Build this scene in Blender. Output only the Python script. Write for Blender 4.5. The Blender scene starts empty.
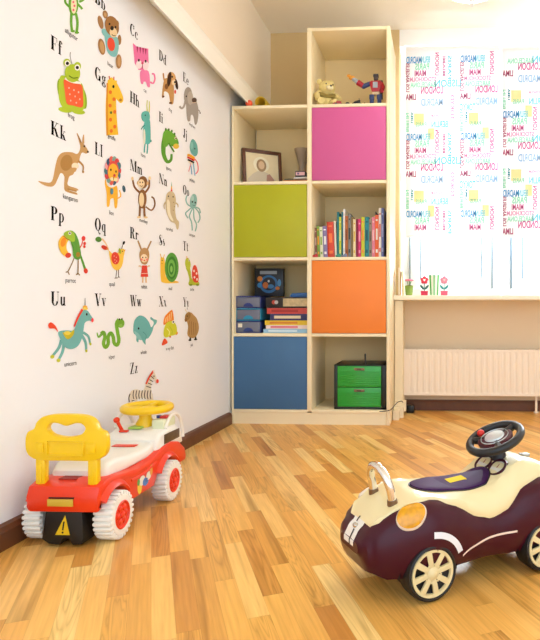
import bpy, bmesh, math, random
from mathutils import Vector, Matrix, Euler
random.seed(7)
PI = math.pi
sc = bpy.context.scene
COL = sc.collection
# ------------------------------------------------------------ camera
FP, CX, CY, EYE = 600.0, 403.0, 309.0, 0.6
YAW = math.atan(36/600)
cam_d = bpy.data.cameras.new('camera'); cam = bpy.data.objects.new('camera', cam_d); COL.objects.link(cam)
cam_d.sensor_width = 36; cam_d.lens = FP/640*36
cam_d.shift_x = -(CX-270)/640; cam_d.shift_y = (CY-320)/640
cam.location = (0, 0, EYE); cam.rotation_euler = (PI/2, 0, YAW); cam_d.clip_start = .02
sc.camera = cam
# ------------------------------------------------------------ world, lights, exposure
w = bpy.data.worlds.new('sky'); sc.world = w; w.use_nodes = True
bg = w.node_tree.nodes['Background']; bg.inputs[0].default_value = (.70, .85, 1, 1); bg.inputs[1].default_value = 1.75
sc.view_settings.view_transform = 'Standard'; sc.view_settings.look = 'None'
sc.view_settings.exposure = 0.44; sc.view_settings.gamma = 1; sc.view_settings.use_curve_mapping = False
sc.cycles.use_denoising = True
sc.cycles.max_bounces = 8; sc.cycles.diffuse_bounces = 5; sc.cycles.transparent_max_bounces = 8
sc.cycles.sample_clamp_indirect = 6
def area(name, loc, rot, sx, sy, power, color=(1,1,1), portal=False):
    l = bpy.data.lights.new(name, 'AREA'); l.shape = 'RECTANGLE'; l.size = sx; l.size_y = sy; l.energy = power; l.color = color
    if portal: l.cycles.is_portal = True
    o = bpy.data.objects.new(name, l); COL.objects.link(o); o.location = loc; o.rotation_euler = rot
    return o
WINP = 230
area('window_daylight', (.85, 3.95, 1.4), (-PI/2, 0, 0), 2.2, 1.6, WINP, (.86, .93, 1))

# ------------------------------------------------------------ materials
MATS = {}
def srgb(h):
    if isinstance(h, str):
        h = h.lstrip('#'); c = [int(h[i:i+2], 16)/255 for i in (0, 2, 4)]
    else: c = h
    return tuple(((v/12.92) if v <= .04045 else ((v+.055)/1.055)**2.4) for v in c) + (1,)
def mat(color, rough=.5, metal=0, var=0, scale=8, spec=.5, coat=0, trans=0, alpha=1, emit=0, key=None):
    k = key or (color, rough, metal, var, scale, spec, coat, trans, alpha, emit)
    if k in MATS: return MATS[k]
    m = bpy.data.materials.new('mat_' + str(color).strip('#')); m.use_nodes = True
    nt = m.node_tree; b = nt.nodes['Principled BSDF']
    col = srgb(color)
    b.inputs['Base Color'].default_value = col; b.inputs['Roughness'].default_value = rough
    b.inputs['Metallic'].default_value = metal; b.inputs['Specular IOR Level'].default_value = spec
    b.inputs['Coat Weight'].default_value = coat; b.inputs['Transmission Weight'].default_value = trans
    b.inputs['Alpha'].default_value = alpha
    if emit:
        b.inputs['Emission Color'].default_value = col; b.inputs['Emission Strength'].default_value = emit
    if var:
        tc = nt.nodes.new('ShaderNodeTexCoord'); n = nt.nodes.new('ShaderNodeTexNoise'); n.inputs['Scale'].default_value = scale
        n.inputs['Detail'].default_value = 3
        r = nt.nodes.new('ShaderNodeMix'); r.data_type = 'RGBA'
        r.inputs[6].default_value = tuple(c*(1-var) for c in col[:3]) + (1,)
        r.inputs[7].default_value = tuple(min(1, c*(1+var)) for c in col[:3]) + (1,)
        nt.links.new(tc.outputs['Object'], n.inputs['Vector']); nt.links.new(n.outputs[0], r.inputs[0]); nt.links.new(r.outputs[2], b.inputs['Base Color'])
    m.diffuse_color = col
    MATS[k] = m
    return m
def floor_mat():
    m = bpy.data.materials.new('parquet'); m.use_nodes = True; nt = m.node_tree; N = nt.nodes; L = nt.links; b = N['Principled BSDF']
    def math_(op, a, c=None):
        n = N.new('ShaderNodeMath'); n.operation = op
        for i, v in enumerate((a, c)):
            if v is None: continue
            if isinstance(v, (int, float)): n.inputs[i].default_value = v
            else: L.new(v, n.inputs[i])
        return n.outputs[0]
    tc = N.new('ShaderNodeTexCoord'); mp = N.new('ShaderNodeMapping'); mp.vector_type = 'TEXTURE'
    mp.inputs['Rotation'].default_value = (0, 0, math.radians(26.2))   # local y runs along the strips
    L.new(tc.outputs['Object'], mp.inputs['Vector'])
    sp = N.new('ShaderNodeSeparateXYZ'); L.new(mp.outputs[0], sp.inputs[0])
    u = math_('DIVIDE', sp.outputs[0], .043); row = math_('FLOOR', u)
    wn = N.new('ShaderNodeTexWhiteNoise'); wn.noise_dimensions = '1D'; L.new(row, wn.inputs['W'])
    v = math_('ADD', math_('DIVIDE', sp.outputs[1], .40), math_('MULTIPLY', wn.outputs['Value'], 7.0)); colm = math_('FLOOR', v)
    cb = N.new('ShaderNodeCombineXYZ'); L.new(row, cb.inputs[0]); L.new(colm, cb.inputs[1])
    w2 = N.new('ShaderNodeTexWhiteNoise'); w2.noise_dimensions = '3D'; L.new(cb.outputs[0], w2.inputs['Vector'])
    ramp = N.new('ShaderNodeValToRGB'); L.new(w2.outputs['Value'], ramp.inputs[0])
    e = ramp.color_ramp.elements
    e[0].position = 0; e[0].color = srgb('#c9873e'); e[1].position = 1; e[1].color = srgb('#f4cc80')
    for p, h in ((.16, '#d99a48'), (.32, '#e2a752'), (.62, '#eaae56')):
        x = e.new(p); x.color = srgb(h)
    # grain: long stretched noise, offset per strip, and flame-like rings
    off = N.new('ShaderNodeVectorMath'); off.operation = 'SCALE'; L.new(w2.outputs['Color'], off.inputs[0]); off.inputs['Scale'].default_value = 9
    add = N.new('ShaderNodeVectorMath'); add.operation = 'ADD'; L.new(mp.outputs[0], add.inputs[0]); L.new(off.outputs[0], add.inputs[1])
    st = N.new('ShaderNodeMapping'); st.inputs['Scale'].default_value = (15, .8, 1); L.new(add.outputs[0], st.inputs[0])
    n1 = N.new('ShaderNodeTexNoise'); n1.inputs['Scale'].default_value = 1.6; n1.inputs['Detail'].default_value = 2; n1.inputs['Distortion'].default_value = .6; L.new(st.outputs[0], n1.inputs['Vector'])
    rings = math_('ABSOLUTE', math_('SINE', math_('MULTIPLY', n1.outputs[0], 42)))
    ringm = math_('SUBTRACT', 1, math_('MULTIPLY', math_('SUBTRACT', 1, math_('POWER', rings, .6)), math_('ADD', .15, math_('MULTIPLY', math_('GREATER_THAN', math_('FRACT', math_('MULTIPLY', w2.outputs['Value'], 17)), .6), .85))))
    st2 = N.new('ShaderNodeMapping'); st2.inputs['Scale'].default_value = (120, 4, 1); L.new(add.outputs[0], st2.inputs[0])
    n2 = N.new('ShaderNodeTexNoise'); n2.inputs['Scale'].default_value = 1.5; n2.inputs['Detail'].default_value = 4; L.new(st2.outputs[0], n2.inputs['Vector'])
    st3 = N.new('ShaderNodeMapping'); st3.inputs['Scale'].default_value = (26, 1.3, 1); L.new(add.outputs[0], st3.inputs[0])
    n3 = N.new('ShaderNodeTexNoise'); n3.inputs['Scale'].default_value = 1; n3.inputs['Detail'].default_value = 2; L.new(st3.outputs[0], n3.inputs['Vector'])
    dk = N.new('ShaderNodeValToRGB'); dk.color_ramp.elements[0].position = .56; dk.color_ramp.elements[1].position = .74; L.new(n3.outputs[0], dk.inputs[0])
    val = math_('ADD', math_('MULTIPLY', ringm, .25), math_('MULTIPLY', n2.outputs[0], .44))
    val = math_('ADD', val, .61)
    val = math_('SUBTRACT', val, math_('MULTIPLY', dk.outputs[0], .42))
    # seams
    fu = math_('FRACT', u); fv = math_('FRACT', v)
    su = math_('LESS_THAN', math_('MINIMUM', fu, math_('SUBTRACT', 1, fu)), .012)
    sv = math_('LESS_THAN', math_('MINIMUM', fv, math_('SUBTRACT', 1, fv)), .002)
    seam = math_('MAXIMUM', su, sv)
    val = math_('SUBTRACT', val, math_('MULTIPLY', seam, .16))
    mx = N.new('ShaderNodeMix'); mx.data_type = 'RGBA'; mx.blend_type = 'MULTIPLY'; mx.inputs[0].default_value = 1
    L.new(ramp.outputs[0], mx.inputs[6])
    gm = N.new('ShaderNodeCombineColor'); L.new(val, gm.inputs[0]); L.new(math_('POWER', val, 1.25), gm.inputs[1]); L.new(math_('POWER', val, 1.7), gm.inputs[2])
    L.new(gm.outputs[0], mx.inputs[7]); L.new(mx.outputs[2], b.inputs['Base Color'])
    b.inputs['Roughness'].default_value = .3; b.inputs['Specular IOR Level'].default_value = .28
    return m
def blind_mat(color, tr):
    m = bpy.data.materials.new('blind_cloth'); m.use_nodes = True; nt = m.node_tree; N = nt.nodes; L = nt.links
    N.remove(N['Principled BSDF']); d = N.new('ShaderNodeBsdfDiffuse'); t = N.new('ShaderNodeBsdfTranslucent'); mx = N.new('ShaderNodeMixShader')
    n = N.new('ShaderNodeTexNoise'); n.inputs['Scale'].default_value = 300; r = N.new('ShaderNodeMix'); r.data_type = 'RGBA'
    c = srgb(color); r.inputs[6].default_value = tuple(x*.97 for x in c[:3]) + (1,); r.inputs[7].default_value = c
    L.new(n.outputs[0], r.inputs[0]); L.new(r.outputs[2], d.inputs[0]); L.new(r.outputs[2], t.inputs[0])
    mx.inputs[0].default_value = tr; L.new(d.outputs[0], mx.inputs[1]); L.new(t.outputs[0], mx.inputs[2]); L.new(mx.outputs[0], N['Material Output'].inputs[0])
    return m
def glass_mat():
    m = bpy.data.materials.new('window_glass'); m.use_nodes = True; nt = m.node_tree; N = nt.nodes; L = nt.links
    N.remove(N['Principled BSDF']); t = N.new('ShaderNodeBsdfTransparent'); g = N.new('ShaderNodeBsdfGlossy'); g.inputs['Roughness'].default_value = .02
    f = N.new('ShaderNodeFresnel'); f.inputs[0].default_value = 1.45; mx = N.new('ShaderNodeMixShader')
    L.new(f.outputs[0], mx.inputs[0]); L.new(t.outputs[0], mx.inputs[1]); L.new(g.outputs[0], mx.inputs[2]); L.new(mx.outputs[0], N['Material Output'].inputs[0])
    return m

# ------------------------------------------------------------ mesh builder
class MB:
    def __init__(s, M=None):
        s.v = []; s.f = []; s.fm = []; s.mats = []; s.cur = 0; s.M = M
    def use(s, m):
        if m not in s.mats: s.mats.append(m)
        s.cur = s.mats.index(m); return s
    def raw(s, vs, fs, M=None):
        n = len(s.v)
        for p in vs:
            p = Vector(p)
            if M is not None: p = M @ p
            if s.M is not None: p = s.M @ p
            s.v.append(tuple(p))
        for f in fs: s.f.append(tuple(i+n for i in f)); s.fm.append(s.cur)
        return s
    def box(s, x0, x1, y0, y1, z0, z1, bev=0, seg=2, M=None):
        vs = [(x, y, z) for z in (z0, z1) for y in (y0, y1) for x in (x0, x1)]
        fs = [(0,2,3,1), (4,5,7,6), (0,1,5,4), (2,6,7,3), (0,4,6,2), (1,3,7,5)]
        if not bev: return s.raw(vs, fs, M)
        bm = bmesh.new(); bv = [bm.verts.new(p) for p in vs]
        for f in fs: bm.faces.new([bv[i] for i in f])
        bmesh.ops.bevel(bm, geom=bm.edges[:], offset=bev, segments=seg, affect='EDGES', profile=.5)
        bm.verts.index_update()
        s.raw([v.co.copy() for v in bm.verts], [[v.index for v in f.verts] for f in bm.faces], M); bm.free(); return s
    def prism(s, pts, axis, a0, a1, bev=0, M=None, seg=2):
        def P(p, a):
            return {'x': (a, p[0], p[1]), 'y': (p[0], a, p[1]), 'z': (p[0], p[1], a)}[axis]
        n = len(pts); vs = [P(p, a0) for p in pts] + [P(p, a1) for p in pts]
        fs = [tuple(range(n))[::-1], tuple(range(n, 2*n))] + [(i, (i+1) % n, n+(i+1) % n, n+i) for i in range(n)]
        if not bev: return s.raw(vs, fs, M)
        bm = bmesh.new(); bv = [bm.verts.new(p) for p in vs]
        for f in fs: bm.faces.new([bv[i] for i in f])
        bmesh.ops.recalc_face_normals(bm, faces=bm.faces[:])
        ring = [e for e in bm.edges if len([f for f in e.link_faces if len(f.verts) == n]) == 1] if n != 4 else bm.edges[:]
        bmesh.ops.bevel(bm, geom=ring, offset=bev, segments=seg, affect='EDGES', profile=.5)
        bm.verts.index_update()
        s.raw([v.co.copy() for v in bm.verts], [[v.index for v in f.verts] for f in bm.faces], M); bm.free(); return s
    def loft(s, secs, closed=True, cap=True, M=None, loop=False):
        n = len(secs[0]); vs = [p for q in secs for p in q]; fs = []
        K = len(secs)
        for k in range(K if loop else K-1):
            a, b_ = k*n, ((k+1) % K)*n
            for i in range(n if closed else n-1):
                j = (i+1) % n; fs.append((a+i, a+j, b_+j, b_+i))
        if cap and not loop:
            fs.append(tuple(range(n))[::-1]); fs.append(tuple((K-1)*n+i for i in range(n)))
        return s.raw(vs, fs, M)
    def tube(s, pts, r, seg=10, loop=False, cap=True, M=None):
        pts = [Vector(p) for p in pts]; K = len(pts); secs = []
        rs = r if isinstance(r, (list, tuple)) else [r]*K
        up = None
        for i, p in enumerate(pts):
            if loop: d = pts[(i+1) % K]-pts[i-1]
            else: d = pts[min(i+1, K-1)]-pts[max(i-1, 0)]
            d.normalize()
            if up is None: up = d.orthogonal().normalized()
            else:
                up = (up-d*up.dot(d)); up = up.normalized() if up.length > 1e-6 else d.orthogonal().normalized()
            sd = d.cross(up)
            secs.append([p+(up*math.cos(2*PI*k/seg)+sd*math.sin(2*PI*k/seg))*rs[i] for k in range(seg)])
        return s.loft(secs, True, cap, M, loop)
    def cyl(s, p0, p1, r, r1=None, seg=24, M=None):
        return s.tube([p0, p1], [r, r if r1 is None else r1], seg, M=M)
    def lathe(s, prof, c=(0,0,0), axis='z', seg=32, M=None, cap=True):
        secs = []
        for (r, h) in prof:
            q = []
            for k in range(seg):
                a = 2*PI*k/seg; x, y = r*math.cos(a), r*math.sin(a)
                p = {'z': (x, y, h), 'x': (h, x, y), 'y': (y, h, x)}[axis]
                q.append((p[0]+c[0], p[1]+c[1], p[2]+c[2]))
            secs.append(q)
        return s.loft(secs, True, cap, M)
    def ball(s, c, r, seg=18, rings=12, M=None):
        if isinstance(r, (int, float)): r = (r, r, r)
        secs = []
        for i in range(rings+1):
            t = PI*i/rings; sr = max(math.sin(t), 1e-3)
            secs.append([(c[0]+r[0]*sr*math.cos(2*PI*k/seg), c[1]+r[1]*sr*math.sin(2*PI*k/seg), c[2]+r[2]*math.cos(t)) for k in range(seg)])
        return s.loft(secs, True, True, M)
    def torus(s, c, R, r, axis='z', seg=40, ms=12, M=None):
        pts = []
        for k in range(seg):
            a = 2*PI*k/seg; x, y = R*math.cos(a), R*math.sin(a)
            p = {'z': (x, y, 0), 'x': (0, x, y), 'y': (x, 0, y)}[axis]; pts.append((p[0]+c[0], p[1]+c[1], p[2]+c[2]))
        return s.tube(pts, r, ms, loop=True, M=M)
    def mesh(s, name, smooth=True, recalc=True):
        me = bpy.data.meshes.new(name); me.from_pydata(s.v, [], s.f)
        for m in s.mats: me.materials.append(m)
        for p, i in zip(me.polygons, s.fm): p.material_index = i
        if recalc:
            bm = bmesh.new(); bm.from_mesh(me); bmesh.ops.recalc_face_normals(bm, faces=bm.faces[:]); bm.to_mesh(me); bm.free()
        if smooth:
            me.shade_smooth(); me.set_sharp_from_angle(angle=math.radians(38))
        me.update(); return me
    def build(s, name, m=None, parent=None, world=False, smooth=True, recalc=True):
        if m is not None:
            if not s.mats: s.mats = [m]
        if world and parent is not None:
            off = Vector((0,0,0)); p = parent
            while p is not None: off += p.location; p = p.parent
            s.v = [tuple(Vector(q)-off) for q in s.v]
        o = bpy.data.objects.new(name, s.mesh(name, smooth, recalc)); COL.objects.link(o)
        if parent is not None: o.parent = parent
        return o
def tag(o, label=None, cat=None, group=None, kind=None):
    if label: o['label'] = label
    if cat: o['category'] = cat
    if group: o['group'] = group
    if kind: o['kind'] = kind
    return o
def thing(name, label, cat, loc=(0,0,0), rz=0, group=None):
    o = bpy.data.objects.new(name, None); COL.objects.link(o); o.empty_display_size = .02
    o.location = loc; o.rotation_euler = (0, 0, rz); return tag(o, label, cat, group)
def struct(name, mb, m=None, parent=None, smooth=False):
    o = mb.build(name, m, parent, smooth=smooth)
    if parent is None: o['kind'] = 'structure'
    return o
def recenter(o):
    """move a single-mesh object's origin to the middle of its underside"""
    me = o.data; xs = [v.co for v in me.vertices]
    c = Vector(((min(p.x for p in xs)+max(p.x for p in xs))/2, (min(p.y for p in xs)+max(p.y for p in xs))/2, min(p.z for p in xs)))
    me.transform(Matrix.Translation(-c)); o.location = c
    return o
def boolean_cut(o, cutters):
    """cut the meshes of MB cutters out of o for good"""
    tmp = []
    for c in cutters:
        q = c.build('cutter'); tmp.append(q); md = o.modifiers.new('cut', 'BOOLEAN'); md.operation = 'DIFFERENCE'; md.solver = 'EXACT'; md.object = q
    bpy.context.view_layer.update(); dg = bpy.context.evaluated_depsgraph_get()
    me = bpy.data.meshes.new_from_object(o.evaluated_get(dg)); o.modifiers.clear(); o.data = me
    for q in tmp: bpy.data.objects.remove(q)
    me.shade_smooth(); me.set_sharp_from_angle(angle=math.radians(35))
def cr(pts, n=6, closed=True):
    """Catmull-Rom through points of any dimension"""
    K = len(pts); out = []
    D = len(pts[0])
    for i in range(K if closed else K-1):
        P = [pts[(i+d) % K] if closed else pts[min(max(i+d, 0), K-1)] for d in (-1, 0, 1, 2)]
        for j in range(n):
            t = j/n
            out.append(tuple(.5*(2*P[1][d]+(P[2][d]-P[0][d])*t+(2*P[0][d]-5*P[1][d]+4*P[2][d]-P[3][d])*t*t+(3*P[1][d]-P[0][d]-3*P[2][d]+P[3][d])*t**3) for d in range(D)))
    if not closed: out.append(tuple(pts[-1]))
    return out
def lerp(a, b, t): return a+(b-a)*t
def interp(x, tab):
    if x <= tab[0][0]: return tab[0][1]
    for (a, p), (b, q) in zip(tab, tab[1:]):
        if x <= b:
            t = (x-a)/(b-a); t = t*t*(3-2*t); return p+(q-p)*t
    return tab[-1][1]
# ---- text outlines from the built-in font, cached as flat meshes (unit size)
TXT = {}
def text_mesh(s, bold=0):
    if s in TXT: return TXT[s]
    cu = bpy.data.curves.new('t', 'FONT'); cu.body = s; cu.size = 1; cu.resolution_u = 3; cu.offset = bold
    o = bpy.data.objects.new('t', cu); COL.objects.link(o)
    bpy.context.view_layer.update(); dg = bpy.context.evaluated_depsgraph_get(); e = o.evaluated_get(dg); me = e.to_mesh()
    vs = [(v.co.x, v.co.y) for v in me.vertices]; fs = [tuple(p.vertices) for p in me.polygons]; e.to_mesh_clear()
    bpy.data.objects.remove(o); bpy.data.curves.remove(cu)
    x0 = min(v[0] for v in vs); x1 = max(v[0] for v in vs); y0 = min(v[1] for v in vs); y1 = max(v[1] for v in vs)
    TXT[s] = ([((x-x0), (y-y0)) for x, y in vs], fs, x1-x0, y1-y0)
    return TXT[s]
# all words used further down, made while the scene is still small
CAPT = 'alligator bear cat dog elephant frog giraffe hare iguana jellyfish kangaroo lion monkey narwhal octopus parrot quail rabbit snail turtle unicorn viper whale x-ray_fish yak zebra'.split()
CITY = 'MADRID PARIS MIAMI STOCKHOLM LISBON LONDON LIMA TOKYO BERLIN BARCELONA LOS_ANGELES'.split()
for q in CAPT + CITY: text_mesh(q.replace('_', ' '), .028 if q in CITY else .006)
# a point of the photograph taken back onto the real surface it lies on
TS, TC = math.sin(YAW), math.cos(YAW)
def on_x(px, py, x):
    k = (px-CX)/FP; zc = x/(k*TC-TS); return (zc*(k*TS+TC), EYE-(py-CY)/FP*zc)
def on_y(px, py, y):
    k = (px-CX)/FP; zc = y/(k*TS+TC); return (zc*(k*TC-TS), EYE-(py-CY)/FP*zc)

# ============================================================ the room
WX, UX, BY, CZ, LEDGE = -1.095, -1.015, 3.57, 2.265, 1.765
XR, YR = 2.7, -1.0
white = mat('#f6f8fb', .8, var=.015, scale=3)
beige = mat('#dabd88', .85, var=.02, scale=3)
ceilm = mat('#fbf3e4', .85, var=.01)
cream_trim = mat('#fffcf0', .55, var=.01)
b = MB().box(WX-.2, XR+.1, YR, BY+.25, -.05, 0); struct('floor', b, floor_mat())
b = MB().box(WX-.3, XR+.1, YR, BY+.25, CZ, CZ+.05); struct('ceiling', b, ceilm)
b = MB().box(WX-.15, WX, YR, BY, 0, LEDGE); struct('wall_left', b, white)
b = MB().box(WX-.15, UX, YR, BY, LEDGE+.004, CZ); struct('wall_left_upper', b, mat('#f6ead6', .85, var=.02, scale=2))
b = MB().prism([(WX-.02, 1.80), (WX, 1.765), (-1.0, 1.680), (-1.0, 1.757), (-1.016, 1.80)], 'y', YR, BY); struct('trim_1', b, cream_trim)
WL, WR, WB, WT = -.235, 1.95, .655, 2.17
b = MB().box(WX-.2, WL, BY, BY+.25, 0, CZ); struct('wall_back', b, beige)
b = MB().box(WL, XR, BY, BY+.25, 0, WB-.002); struct('wall_back_below_window', b, mat('#ecd6b6', .85, var=.02, scale=3))
b = MB().box(WL, XR, BY, BY+.25, WT, CZ).box(WR, XR, BY, BY+.25, WB-.02, WT); struct('wall_back_around_window', b, mat('#fbfaf6', .8))
b = MB().box(XR, XR+.1, YR, BY+.25, 0, CZ); struct('wall_right', b, white)
wood_dark = mat('#6a3f24', .45, var=.25, scale=30)
prof = [(WX, 0), (WX+.018, 0), (WX+.018, .045), (WX+.012, .058), (WX, .062)]
b = MB().prism(prof, 'y', YR, 3.07); struct('baseboard_left', b, wood_dark)
prof = [(BY, 0), (BY-.018, 0), (BY-.018, .045), (BY-.012, .058), (BY, .062)]
b = MB().prism(prof, 'x', -.2, XR); struct('baseboard_back', b, wood_dark)
# niche pier and the little stepped skirting blocks at its foot
panel = mat('#f7e7c6', .5, var=.03, scale=4)
b = MB().box(-.249, -.203, 3.36, BY, 0, .648, .002); struct('trim_2', b, panel)
b = MB().box(-.249, -.185, 3.335, 3.40, .03, .085, .002).box(-.249, -.196, 3.29, 3.345, .0, .062, .002).box(-.249, -.215, 3.22, 3.30, 0, .05, .002)
struct('trim_3', b, panel)
# sill
b = MB().box(-.262, XR-.02, 3.33, BY+.14, .650, .676, .004); struct('window_sill', b, mat('#fdf4de', .4, var=.02))
# windows: two casements
plastic = mat('#f6f8fb', .35)
gl = glass_mat()
gasket = mat('#5f7a8a', .5)
def casement(name, x0, x1):
    y0, y1 = BY+.12, BY+.18; z0, z1 = WB+.02, WT
    f = MB()
    for (a0, a1, c0, c1) in ((x0, x0+.05, z0, z1), (x1-.05, x1, z0, z1), (x0+.05, x1-.05, z0, z0+.05), (x0+.05, x1-.05, z1-.05, z1)): f.box(a0, a1, y0, y1, c0, c1, .002)
    w_ = struct(name, f, plastic)
    g = MB()
    for (a0, a1, c0, c1) in ((x0+.055, x0+.115, z0+.052, z1-.052), (x1-.115, x1-.055, z0+.052, z1-.052), (x0+.115, x1-.115, z0+.052, z0+.11), (x0+.115, x1-.115, z1-.11, z1-.052)): g.box(a0, a1, y0-.02, y1-.01, c0, c1, .002)
    g.build('sash', plastic, w_)
    q = MB()
    for a in (x0+.053, x1-.053): q.box(a-.004, a+.003, y0-.022, y1-.02, z0+.05, z1-.05)
    for a in (x0+.118, x1-.118): q.box(a-.003, a+.003, y0-.022, y1-.02, z0+.11, z1-.11)
    q.build('gasket', gasket, w_)
    MB().box(x0+.11, x1-.11, y0+.02, y0+.026, z0+.105, z1-.105).build('pane', gl, w_)
    return w_
casement('window_1', WL+.005, .375); casement('window_2', .385, 1.16); casement('window_3', 1.17, WR-.005)

# ============================================================ bookcase
shelfm = mat('#fdeec8', .5, var=.02, scale=3)
FY, SB = 3.08, 3.455
X0, X1, X2 = -1.083, -.672, -.252
LV = [.068+.3967*k for k in range(6)]
bk = thing('bookcase', 'tall cream bookcase of open cubes with four coloured doors against the back wall', 'bookcase', (-.667, 3.27, 0))
T = .016; TL = .010; TR = .018
MB().box(X0, X0+TL, FY, SB+.01, 0, LV[4]+T/2, .001).build('side_panel', shelfm, bk, True)
MB().box(X1-.0115, X1+.0115, FY, SB, LV[0], LV[5]+T/2, .001).build('side_panel', shelfm, bk, True)
MB().box(X2-TR, X2, FY, SB+.01, 0, LV[5]+T/2, .001).build('side_panel', shelfm, bk, True)
for k in range(6):
    if k < 5: MB().box(X0+TL, X1-.0115, FY+.002, SB, LV[k]-T/2, LV[k]+T/2, .001).build('shelf', shelfm, bk, True)
    MB().box(X1+.0115, X2-TR, FY+.002, SB, LV[k]-T/2, LV[k]+T/2, .001).build('shelf', shelfm, bk, True)
MB().box(X0+T, X1, SB, SB+.008, LV[0], LV[4]).box(X1, X2-T, SB, SB+.008, LV[0], LV[5]).build('back_panel', mat('#f8dea6', .6, var=.02), bk, True)
MB().box(X0+.006, X2-.002, FY+.006, FY+.024, 0, LV[0]-T/2).build('plinth', shelfm, bk, True)
def door_panel(x0, x1, k, color, word):
    d = MB().box(x0+.003, x1-.003, FY+.001, FY+.017, LV[k]+T/2+.002, LV[k+1]-T/2-.002, .0015).build('door', mat(color, .5, var=.03, scale=3), bk, True)
    d['label'] = word + ' cupboard door'
    hx = x1-.006
    for z in (LV[k]+.07, LV[k+1]-.07): MB().cyl((hx, FY+.020, z-.02), (hx, FY+.020, z+.02), .003, seg=10).build('hinge', mat('#9a9a98', .3, 1), d, True)
door_panel(X0+TL-.002, X1-.0105, 0, '#3f6e9c', 'blue'); door_panel(X0+TL-.002, X1-.0105, 2, '#b4b60a', 'olive green')
door_panel(X1+.0105, X2-TR, 1, '#f98a32', 'orange'); door_panel(X1+.0105, X2-TR, 3, '#d9609f', 'pink')
def TOP(k): return LV[k]+T/2+.0005

# ---- books in the open cube
CL1, CR1 = X1+.0115, X2-TR
paper = mat('#efe6d2', .8)
def book(x0, x1, z0, h, depth, yf, color, label, lean=0, band=None, group=None):
    wd = x1-x0
    r = thing('book', label, 'book', ((x0+x1)/2, yf+depth/2, z0), 0, group)
    M = Matrix.Rotation(lean, 4, 'Y')
    if lean: r.location.z += abs(math.sin(lean))*wd/2
    t = min(.0025, wd*.2); m = mat(color, .4, var=.06, scale=25)
    c = MB(M); c.use(m)
    c.box(-wd/2, -wd/2+t, -depth/2, depth/2, 0, h).box(wd/2-t, wd/2, -depth/2, depth/2, 0, h)
    c.loft([[(-wd/2, -depth/2+.002, z), (-wd/4, -depth/2-.002, z), (wd/4, -depth/2-.002, z), (wd/2, -depth/2+.002, z), (wd/2, -depth/2+.005, z), (-wd/2, -depth/2+.005, z)] for z in (0, h)])
    if band:
        bm_ = mat(band, .45); c.use(bm_)
        for (a, e) in ((.12, .2), (.42, .68), (.86, .9)): c.box(-wd*.26, wd*.26, -depth/2-.0026, -depth/2-.001, h*a, h*e)
    c.build('cover', None, r, smooth=False)
    MB(M).box(-wd/2+t, wd/2-t, -depth/2+.006, depth/2-.004, .003, h-.003).build('pages', paper, r)
    return r
BOOKS = [  # left px, right px, top py, colour, band, lean deg, description
 (315.2,317.1,228,'#8a5a4a','#e8c8b8',-1,'thin brown and pink book at the left end of the row'),
 (317.5,320.1,226,'#7da33c','#f0a030',-1.5,'thin green book with orange top beside the brown one'),
 (320.4,323.4,227,'#e6ead0','#8ab04a',-2,'thin white and green book beside the purple one'),
 (323.6,327.8,226,'#8a7cae','#f2eef6',-2,'purple and white book left of the thick red one'),
 (328.0,334.6,222,'#d8452a','#f07a3a',-2,'thick red orange book leaning left'),
 (335.0,336.9,221,'#f2ead8',None,-2,'thin cream book against the thick red one'),
 (337.0,338.9,212,'#1f7f86',None,0,'tall thin teal book left of the lime one'),
 (339.0,341.3,217,'#c9d235','#f2ef9a',0,'lime yellow book between two tall teal ones'),
 (341.4,343.1,212,'#176a7c',None,0,'tall thin dark teal book right of the lime one'),
 (343.2,345.0,209,'#f6f3ee','#e0dcd4',0,'tall thin white book near the middle of the row'),
 (345.1,348.0,216,'#b5682c','#8a4a20',0,'brown orange book right of the tall white one'),
 (348.2,350.9,214,'#8b8a86','#3a4a44',0,'grey book with dark green bands'),
 (351.1,352.9,217,'#8a7340',None,0,'thin mustard brown book right of the grey one'),
 (353.1,355.7,219,'#f3e2b4','#e0b850',0,'cream and yellow book left of the maroon one'),
 (355.9,358.0,219,'#8c2340',None,0,'thin maroon book beside the magenta one'),
 (358.1,361.1,219,'#d22a6c','#f2a0be',0,'magenta book with pink bands'),
 (361.3,364.6,217,'#cfcf30','#f0903a',0,'yellow lime book between magenta and teal ones'),
 (364.8,368.9,217,'#1f8a92','#125a68',0,'thick teal book right of the yellow one'),
 (369.1,371.8,219,'#9a8c78','#6a5a44',0,'grey brown book between teal and pink ones'),
 (372.0,374.8,217,'#ee8aa0','#f8c4c8',0,'pink book left of the orange red one'),
 (375.0,378.6,215,'#ee6a36','#f2f0e6',0,'orange red book right of the pink one'),
 (378.8,381.2,208,'#f4efe8','#e0402f',0,'tall white book with red bands'),
 (381.4,383.9,208,'#6a74b4','#aab0da',0,'tall blue violet book at the right end of the row')]
for (a, e, tp, colr, band, lean, d) in BOOKS:
    xa, zt = on_y(a, tp, 3.15); xb, _ = on_y(e, tp, 3.15)
    xb = min(xb, CR1-.002)
    book(xa, xb, TOP(2), zt-TOP(2), .15+random.random()*.04, 3.15, colr, d, math.radians(lean), band, 'books upright in the open cube')
xa, za = on_y(375.4, 215, 3.17)
b = MB().prism([(0, 0), (.016, 0), (.016, .006), (.007, .009), (.003, .018), (0, .016)], 'y', 0, .02, M=Matrix.Translation((xa, 3.17, za+.0005)))
recenter(tag(b.build('toy_block', mat('#2b211d', .5)), 'small black toy piece lying on the orange red book', 'toy'))
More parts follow.
